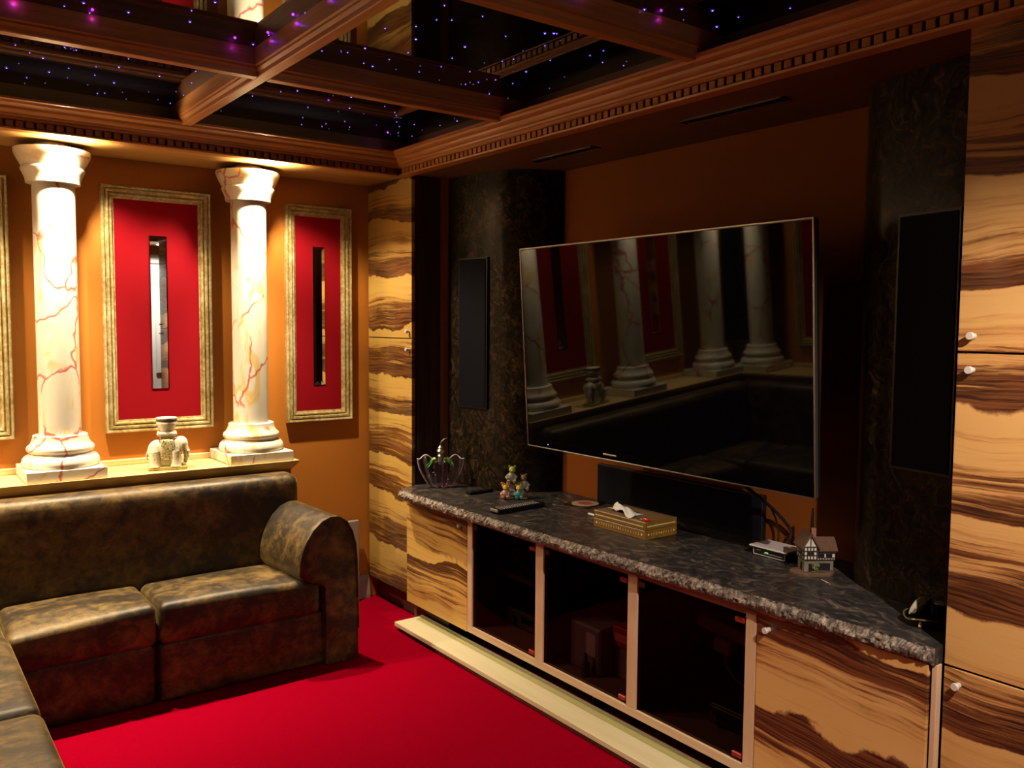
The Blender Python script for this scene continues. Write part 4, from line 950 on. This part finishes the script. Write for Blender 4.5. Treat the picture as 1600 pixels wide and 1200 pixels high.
t = thing('disc_in_sleeve', (2.585, 2.905, ZT), 'pale disc in a clear sleeve lying beside the tissue box', 'disc'); T = MT((2.585, 2.905, ZT), rz=math.radians(12))
MB().bbox(-0.075, -0.07, 0.0005, 0.075, 0.07, 0.0022, 0.0004, T).build('sleeve', tinted_glass('clear_sleeve', (0.85, 0.83, 0.82), 1.5, 0.12), t)
MB().lathe([(0.020, 0.0024), (0.062, 0.0024), (0.062, 0.0036), (0.020, 0.0036)], T @ Vector((0,0,0)), 40).build('disc', plain('disc_print', (0.48, 0.36, 0.28), 0.25, 0.2), t)
MB().lathe([(0.008, 0.0036), (0.032, 0.0036), (0.032, 0.0042), (0.008, 0.0042)], T @ Vector((0,0,0)), 30).build('disc_label', plain('disc_label_red', (0.30, 0.08, 0.07), 0.3), t)

def tissue_box():
    x0, x1, y0, y1, h = 2.325, 2.500, 2.272, 2.560, 0.068
    t = thing('tissue_box', ((x0+x1)/2, (y0+y1)/2, ZT), 'carved golden wood tissue box with white inlay, a white tissue sticking out', 'tissue box')
    wd = straight_wood('inlaid_box_wood', 1, (0.13, 0.06, 0.008), (0.22, 0.11, 0.014), (0.30, 0.16, 0.024), 55, 0.3, 0.3)
    top = plain('carved_box_top', (0.17, 0.105, 0.05), 0.45, 0, 0.6, 120)
    MB().bbox(x0, y0, ZT, x1, y1, ZT+0.036, 0.002).build('box_base', wd, t)
    MB().bbox(x0, y0, ZT+0.0375, x1, y1, ZT+h, 0.002).build('lid', wd, t)
    MB().bbox(x0+0.008, y0+0.008, ZT+h, x1-0.008, y1-0.008, ZT+h+0.0012, 0.0005).build('carved_top', top, t)
    MB().lathe([(0.0001, 0), (0.055, 0), (0.055, 0.0006), (0.0001, 0.0006)], ((x0+x1)/2-0.01, 2.44, ZT+h+0.0012), 30, Matrix.Diagonal((0.55, 1.25, 1, 1))).build('slot', M['black'], t)
    ivory = plain('ivory_inlay', (0.80, 0.72, 0.52), 0.35)
    b = MB()
    n = 40
    for i in range(n): yy = y0+0.014+(y1-y0-0.028)*i/(n-1); b.box(x0-0.0006, yy-0.0021, ZT+0.049, x0+0.0005, yy+0.0021, ZT+0.0535)
    for i in range(24): xx = x0+0.014+(x1-x0-0.028)*i/23; b.box(xx-0.002, y0-0.0006, ZT+0.049, xx+0.002, y0+0.0005, ZT+0.0535)
    def diamond(f, u, z, r):
        p = [f(u-r, z), f(u, z-r*1.2), f(u+r, z), f(u, z+r*1.2)]; q = [f(u-r, z, 1), f(u, z-r*1.2, 1), f(u+r, z, 1), f(u, z+r*1.2, 1)]
        b.add(p+q, [(0,1,2,3), (0,4,5,1), (1,5,6,2), (2,6,7,3), (3,7,4,0), (7,6,5,4)])
    def arcs(f, u, z, s):
        pts = [(u + s*0.0022*math.cos(a), z + 0.0045*math.sin(a)) for a in [math.pi*(-0.5+k/6) for k in range(7)]]
        b.tube([f(*p) for p in pts], 0.0008, 4)
    fa = lambda u, z, d=0: (x0-0.0007+d*0.001, u, ZT+z)
    fb = lambda u, z, d=0: (u, y0-0.0007+d*0.001, ZT+z)
    for f, a, c, k in ((fa, y0, y1, 8), (fb, x0, x1, 4)):
        m = (a+c)/2
        for u in (a+0.018, m, c-0.018): diamond(f, u, 0.020, 0.0042)
        for i in range(k):
            arcs(f, a+0.018+(m-a-0.018)*(i+1)/(k+1), 0.020, 1); arcs(f, c-0.018-(c-0.018-m)*(i+1)/(k+1), 0.020, -1)
    b.build('inlay', ivory, t)['kind'] = 'stuff'
    # crumpled tissue
    vs = []; fs = []; NU, NV = 16, 8
    for i in range(NU+1):
        u = i/NU
        for j in range(NV+1):
            v = j/NV - 0.5
            y = 2.520 - 0.155*u + 0.012*math.sin(v*5); x = 2.395 + v*(0.075 - 0.03*math.sin(u*4)) - 0.025*u
            z = h + 0.004 + 0.026*math.sin(min(1, u*1.2)*math.pi)**0.8*(1-1.3*abs(v)) + 0.006*math.sin(u*9+v*7) + (0.008 if u < 0.2 else 0)
            vs.append((x, y, ZT+max(z, h+0.003)))
    for i in range(NU):
        for j in range(NV): a = i*(NV+1)+j; fs.append((a, a+1, a+NV+2, a+NV+1))
    o = MB().add(vs, fs).build('tissue', plain('white_tissue', (0.80, 0.79, 0.80), 0.8, 0, 0.03), t, True, 80)
    md = o.modifiers.new('thick', 'SOLIDIFY'); md.thickness = 0.0012
tissue_box()
t = thing('red_trinket', (2.352, 2.288, ZT+0.07), 'small red trinket on top of the tissue box beside the tissue', 'trinket')
MB().rbox(2.338, 2.276, ZT+0.0695, 2.358, 2.300, ZT+0.081, 0.005, step=0.01).build('red_bead', plain('red_enamel', (0.62, 0.02, 0.03), 0.2), t, True)
MB().tube([(2.355+0.012*math.cos(a/12*2*math.pi), 2.312+0.012*math.sin(a/12*2*math.pi), ZT+0.0725) for a in range(13)], 0.0012, 6).build('ring', M['chrome'], t, True)
t = thing('pen', (2.44, 2.66, ZT), 'white pen poking out behind the tissue box', 'pen')
MB().tube([(2.445, 2.728, ZT+0.006), (2.4445, 2.722, ZT+0.006), (2.444, 2.700, ZT+0.006), (2.440, 2.565, ZT+0.006)], 0.005, 10, [0.002, 0.0055, 0.0055, 0.0055]).build('barrel', M['white_plastic'], t, True)

def router():
    t = thing('router', (2.55, 1.845, ZT), 'white topped black router box with a green light beside the cottage ornament', 'router')
    T = MT((2.548, 1.845, ZT), rz=math.radians(0))
    MB().bbox(-0.045, -0.068, 0.002, 0.048, 0.068, 0.030, 0.003, T).build('case', M['satin_black'], t)
    MB().bbox(-0.056, -0.080, 0.030, 0.056, 0.080, 0.037, 0.003, T).build('top_plate', plain('pale_mauve_plastic', (0.60, 0.55, 0.60), 0.4, 0, 0.04), t)
    b = MB()
    b.box(-0.0465, -0.066, 0.004, -0.0445, 0.066, 0.0058, T); b.box(-0.0465, 0.0645, 0.004, -0.0445, 0.066, 0.030, T); b.box(-0.0465, -0.066, 0.004, -0.0445, -0.0645, 0.030, T)
    b.build('outline_trim', M['white_plastic'], t)
    b = MB(); b.box(-0.0462, -0.055, 0.013, -0.0445, 0.022, 0.0145, T); b.box(-0.0462, 0.035, 0.020, -0.0445, 0.055, 0.022, T); b.build('front_line', plain('grey_print', (0.45, 0.45, 0.47), 0.4), t)
    MB().box(-0.0466, 0.004, 0.016, -0.0445, 0.018, 0.0185, T).build('status_light', emit('green_light', (0.15, 0.9, 0.15), 1.2, False), t)
    MB().tube([(2.595, 1.772, ZT+0.012), (2.595, 1.757, ZT+0.014), (2.595, 1.745, ZT+0.022), (2.595, 1.742, ZT+0.05), (2.595, 1.740, ZT+0.11), (2.595, 1.738, ZT+0.185)], 0.006, 8, [0.005, 0.007, 0.007, 0.0075, 0.0065, 0.0035]).build('antenna', M['satin_black'], t, True)
router()

def cottage():
    cx, cy = 2.475, 1.650
    t = thing('cottage_ornament', (cx, cy, ZT), 'miniature half timbered cottage ornament with brown roofs on the worktop', 'ornament')
    A = math.radians(36)       # local x runs along the long wing, local y to the back
    T = MT((cx, cy, ZT), rz=-A, s=1.0) 
    wall = plain('cottage_plaster', (0.62, 0.58, 0.54), 0.6, 0, 0.1, 90); timber = plain('cottage_timber', (0.035, 0.022, 0.018), 0.6)
    stone = plain('cottage_stone', (0.17, 0.15, 0.11), 0.8, 0, 0.5, 120); base = plain('cottage_ground', (0.12, 0.065, 0.04), 0.8, 0, 0.6, 70)
    roofm = NG('cottage_thatch'); q = roofm.noise(roofm.scale(roofm.obj(), (130, 130, 18)), 1.0, 3)
    thatch = roofm.done(roofm.mix(q, (0.055, 0.025, 0.016), (0.17, 0.085, 0.055)), 0.8)
    b = MB(); vs = []; n = 26
    for k, z in ((1.0, 0.0), (1.0, 0.006), (0.9, 0.012)):
        for i in range(n):
            a = 2*math.pi*i/n; r = 1 + 0.05*math.sin(5*a)
            vs.append(T @ Vector((0.072*k*r*math.cos(a)-0.004, 0.046*k*r*math.sin(a)-0.004, z)))
    fs = [(j*n+i, j*n+(i+1) % n, (j+1)*n+(i+1) % n, (j+1)*n+i) for j in (0, 1) for i in range(n)] + [tuple(range(n)), tuple(range(2*n, 3*n))]
    b.add(vs, fs).build('ground', base, t)
    MB().bbox(-0.040, -0.028, 0.010, -0.002, 0.034, 0.052, 0.002, T).bbox(-0.002, -0.014, 0.010, 0.062, 0.034, 0.048, 0.002, T).build('stone_storey', stone, t)
    MB().bbox(-0.043, -0.032, 0.052, -0.001, 0.036, 0.094, 0.001, T).bbox(-0.001, -0.018, 0.048, 0.064, 0.036, 0.080, 0.001, T).build('upper_storey', wall, t)
    # gable of the front wing
    MB().add([T @ Vector(p) for p in [(-0.043, -0.032, 0.094), (-0.001, -0.032, 0.094), (-0.022, -0.032, 0.130), (-0.043, 0.036, 0.094), (-0.001, 0.036, 0.094), (-0.022, 0.036, 0.130)]], [(0,1,2), (5,4,3), (0,3,4,1), (1,4,5,2), (2,5,3,0)]).build('gable', wall, t)
    tb = MB()
    for x in (-0.043, -0.032, -0.022, -0.012, -0.001): tb.box(x-0.0018, -0.0338, 0.052, x+0.0018, -0.0318, 0.094, T)
    for z in (0.052, 0.066, 0.080, 0.094): tb.box(-0.044, -0.0338, z-0.0018, 0.0, -0.0318, z+0.0018, T)
    for x in (0.004, 0.013, 0.022, 0.031, 0.040, 0.049, 0.058): tb.box(x-0.0016, -0.0198, 0.070, x+0.0016, -0.0178, 0.080, T); tb.box(x-0.0016, -0.0198, 0.048, x+0.0016, -0.0178, 0.055, T)
    for z in (0.0485, 0.055, 0.070, 0.080): tb.box(0, -0.0198, z-0.0014, 0.065, -0.0178, z+0.0014, T)
    for y in (-0.030, -0.015, 0.0, 0.016, 0.034): tb.box(-0.0448, y-0.0018, 0.052, -0.0428, y+0.0018, 0.094, T)
    for z in (0.052, 0.066, 0.080, 0.094): tb.box(-0.0448, -0.032, z-0.0018, -0.0428, 0.036, z+0.0018, T)
    tb.box(-0.0235, -0.0338, 0.094, -0.0205, -0.0318, 0.128, T)
    tb.build('timber_frame', timber, t)
    wmat = plain('cottage_window', (0.015, 0.014, 0.022), 0.2)
    for nm, q in (('window', (0.007, -0.0192, 0.056, 0.029, -0.0180, 0.069)), ('window', (0.034, -0.0192, 0.056, 0.055, -0.0180, 0.069)), ('window', (-0.030, -0.0332, 0.068, -0.014, -0.0320, 0.079)), ('window', (-0.0443, -0.012, 0.068, -0.0430, 0.012, 0.079)),
                  ('archway', (0.012, -0.0150, 0.012, 0.050, -0.0138, 0.036)), ('door', (-0.026, -0.0290, 0.012, -0.014, -0.0278, 0.038)), ('window', (-0.0410, -0.008, 0.012, -0.0398, 0.006, 0.038))):
        MB().box(*q, T).build(nm, wmat, t)
    def slab(p, nrm, name):
        v = [T @ Vector(q) for q in p] + [T @ (Vector(q)+Vector(nrm)) for q in p]
        MB().add(v, [(0,1,2,3), (7,6,5,4), (0,4,5,1), (1,5,6,2), (2,6,7,3), (3,7,4,0)]).build(name, thatch, t)
    slab([(-0.050, -0.040, 0.086), (-0.050, 0.042, 0.086), (-0.022, 0.042, 0.132), (-0.022, -0.040, 0.132)], (-0.004, 0, 0.005), 'roof')
    slab([(0.006, -0.040, 0.086), (0.006, 0.042, 0.086), (-0.022, 0.042, 0.132), (-0.022, -0.040, 0.132)], (0.004, 0, 0.005), 'roof')
    slab([(-0.012, -0.026, 0.076), (0.070, -0.026, 0.076), (0.070, 0.010, 0.113), (-0.012, 0.010, 0.113)], (0, -0.003, 0.005), 'roof')
    slab([(-0.012, 0.044, 0.076), (0.070, 0.044, 0.076), (0.070, 0.010, 0.113), (-0.012, 0.010, 0.113)], (0, 0.003, 0.005), 'roof')
    MB().bbox(-0.006, 0.008, 0.10, 0.010, 0.022, 0.146, 0.001, T).build('chimney', plain('cottage_brick', (0.28, 0.12, 0.08), 0.8), t)
    b = MB(); rn = random.Random(2)
    for i in range(12): b.blob(T @ Vector((rn.uniform(-0.012, 0.004), rn.uniform(-0.034, -0.022), rn.uniform(0.014, 0.04))), rn.uniform(0.004, 0.008), seg=7, ring=5)
    b.build('ivy', plain('cottage_ivy', (0.13, 0.15, 0.06), 0.8), t, True)['kind'] = 'stuff'
cottage()
t = thing('small_key', (2.415, 1.565, ZT), 'tiny silver key lying on the worktop in front of the cottage ornament', 'key')
MB().tube([(2.424, 1.585, ZT+0.002), (2.414, 1.560, ZT+0.002), (2.408, 1.545, ZT+0.002)], 0.0016, 6).build('shank', M['chrome'], t, True)
MB().lathe([(0.003, 0), (0.006, 0), (0.006, 0.002), (0.003, 0.002)], (2.406, 1.540, ZT+0.001), 14).build('bow', M['chrome'], t)

def leaf_dish():
    cx, cy = 2.305, 1.160
    t = thing('leaf_dish', (cx, cy, ZT), 'dark leaf shaped dish with gilt rim and candle holders at the near worktop end', 'dish')
    T = MT((cx, cy, ZT), rz=math.radians(-34))
    dk = plain('dark_bronze', (0.045, 0.04, 0.035), 0.35, 0.6); gilt = plain('gilt_rim', (0.52, 0.44, 0.20), 0.3, 0.8); leafm = plain('pewter_leaf', (0.42, 0.39, 0.33), 0.4, 0.15)
    n = 32; out = []
    for i in range(n):
        a = 2*math.pi*i/n; r = 0.082*(1 + 0.12*math.cos(3*a)); out.append((r*1.0*math.cos(a), r*0.62*math.sin(a)))
    vs = [T @ Vector((0, 0, 0.016))] + [T @ Vector((x*0.6, y*0.6, 0.015)) for x, y in out] + [T @ Vector((x, y, 0.024+0.006*math.cos(i*0.6))) for i, (x, y) in enumerate(out)] + [T @ Vector((x*0.55, y*0.55, 0.010)) for x, y in out]
    fs = [(0, 1+i, 1+(i+1) % n) for i in range(n)] + [(1+i, 1+n+i, 1+n+(i+1) % n, 1+(i+1) % n) for i in range(n)] + [(1+n+i, 1+2*n+i, 1+2*n+(i+1) % n, 1+n+(i+1) % n) for i in range(n)] + [tuple(1+2*n+i for i in reversed(range(n)))]
    MB().add(vs, fs).build('bowl', dk, t, True, 60)
    rim = [T @ Vector((x, y, 0.024+0.006*math.cos(i*0.6))) for i, (x, y) in enumerate(out)]; rim.append(rim[0])
    MB().tube(rim, 0.0018, 6).build('rim', gilt, t, True)
    for x, y in ((-0.045, -0.022), (0.045, -0.020), (0.0, 0.03)): MB().tube([T @ Vector((x, y, 0.013)), T @ Vector((x*1.15, y*1.15, 0.003))], 0.005, 8, [0.007, 0.004]).build('foot', gilt, t, True)
    # one upright leaf with raised veins
    Lm = T @ Matrix.Translation((-0.046, 0.0, 0.026)) @ Matrix.Rotation(math.radians(-12), 4, 'Y')
    vs = []; k = 10
    for i in range(k+1):
        u = i/k; w = 0.019*math.sin(math.pi*u)**0.75
        for s in (-1, 0, 1): vs.append(Lm @ Vector((-0.022+0.066*u, (0.004 if s else 0.0), 0.010+0.032*u + s*w)))
    o = MB().add(vs, [(i*3+q, i*3+3+q, i*3+4+q, i*3+1+q) for i in range(k) for q in (0, 1)]).build('leaf', leafm, t, True)
    o.modifiers.new('thick', 'SOLIDIFY').thickness = 0.0015
    b = MB(); b.tube([Lm @ Vector((-0.022+0.080*i/6, -0.0012, 0.010+0.038*i/6)) for i in range(7)], 0.0013, 5)
    for i in (1, 2, 3, 4):
        u = i/5
        for s in (-1, 1): b.tube([Lm @ Vector((-0.022+0.066*u, -0.001, 0.010+0.032*u)), Lm @ Vector((-0.022+0.066*u+0.012, 0.002, 0.010+0.032*u+s*0.009*math.sin(math.pi*u)+0.004))], 0.0008, 4)
    b.build('vein', gilt, t)
    MB().lathe([(0.0001, 0.016), (0.017, 0.016), (0.019, 0.020), (0.018, 0.060), (0.0165, 0.060), (0.0165, 0.024), (0.0001, 0.022)], T @ Vector((0.022, 0.004, 0)), 24).build('candle_holder', M['screen'], t, True, 50)
    MB().lathe([(0.0182, 0.058), (0.0192, 0.0590), (0.0192, 0.0605), (0.0164, 0.0605)], T @ Vector((0.022, 0.004, 0)), 24).build('holder_rim', M['chrome'], t, True)
    MB().lathe([(0.0001, 0.016), (0.013, 0.016), (0.014, 0.070), (0.0125, 0.070), (0.012, 0.02), (0.0001, 0.02)], T @ Vector((-0.008, 0.030, 0)), 20).build('candle_holder', M['screen'], t, True, 50)
leaf_dish()
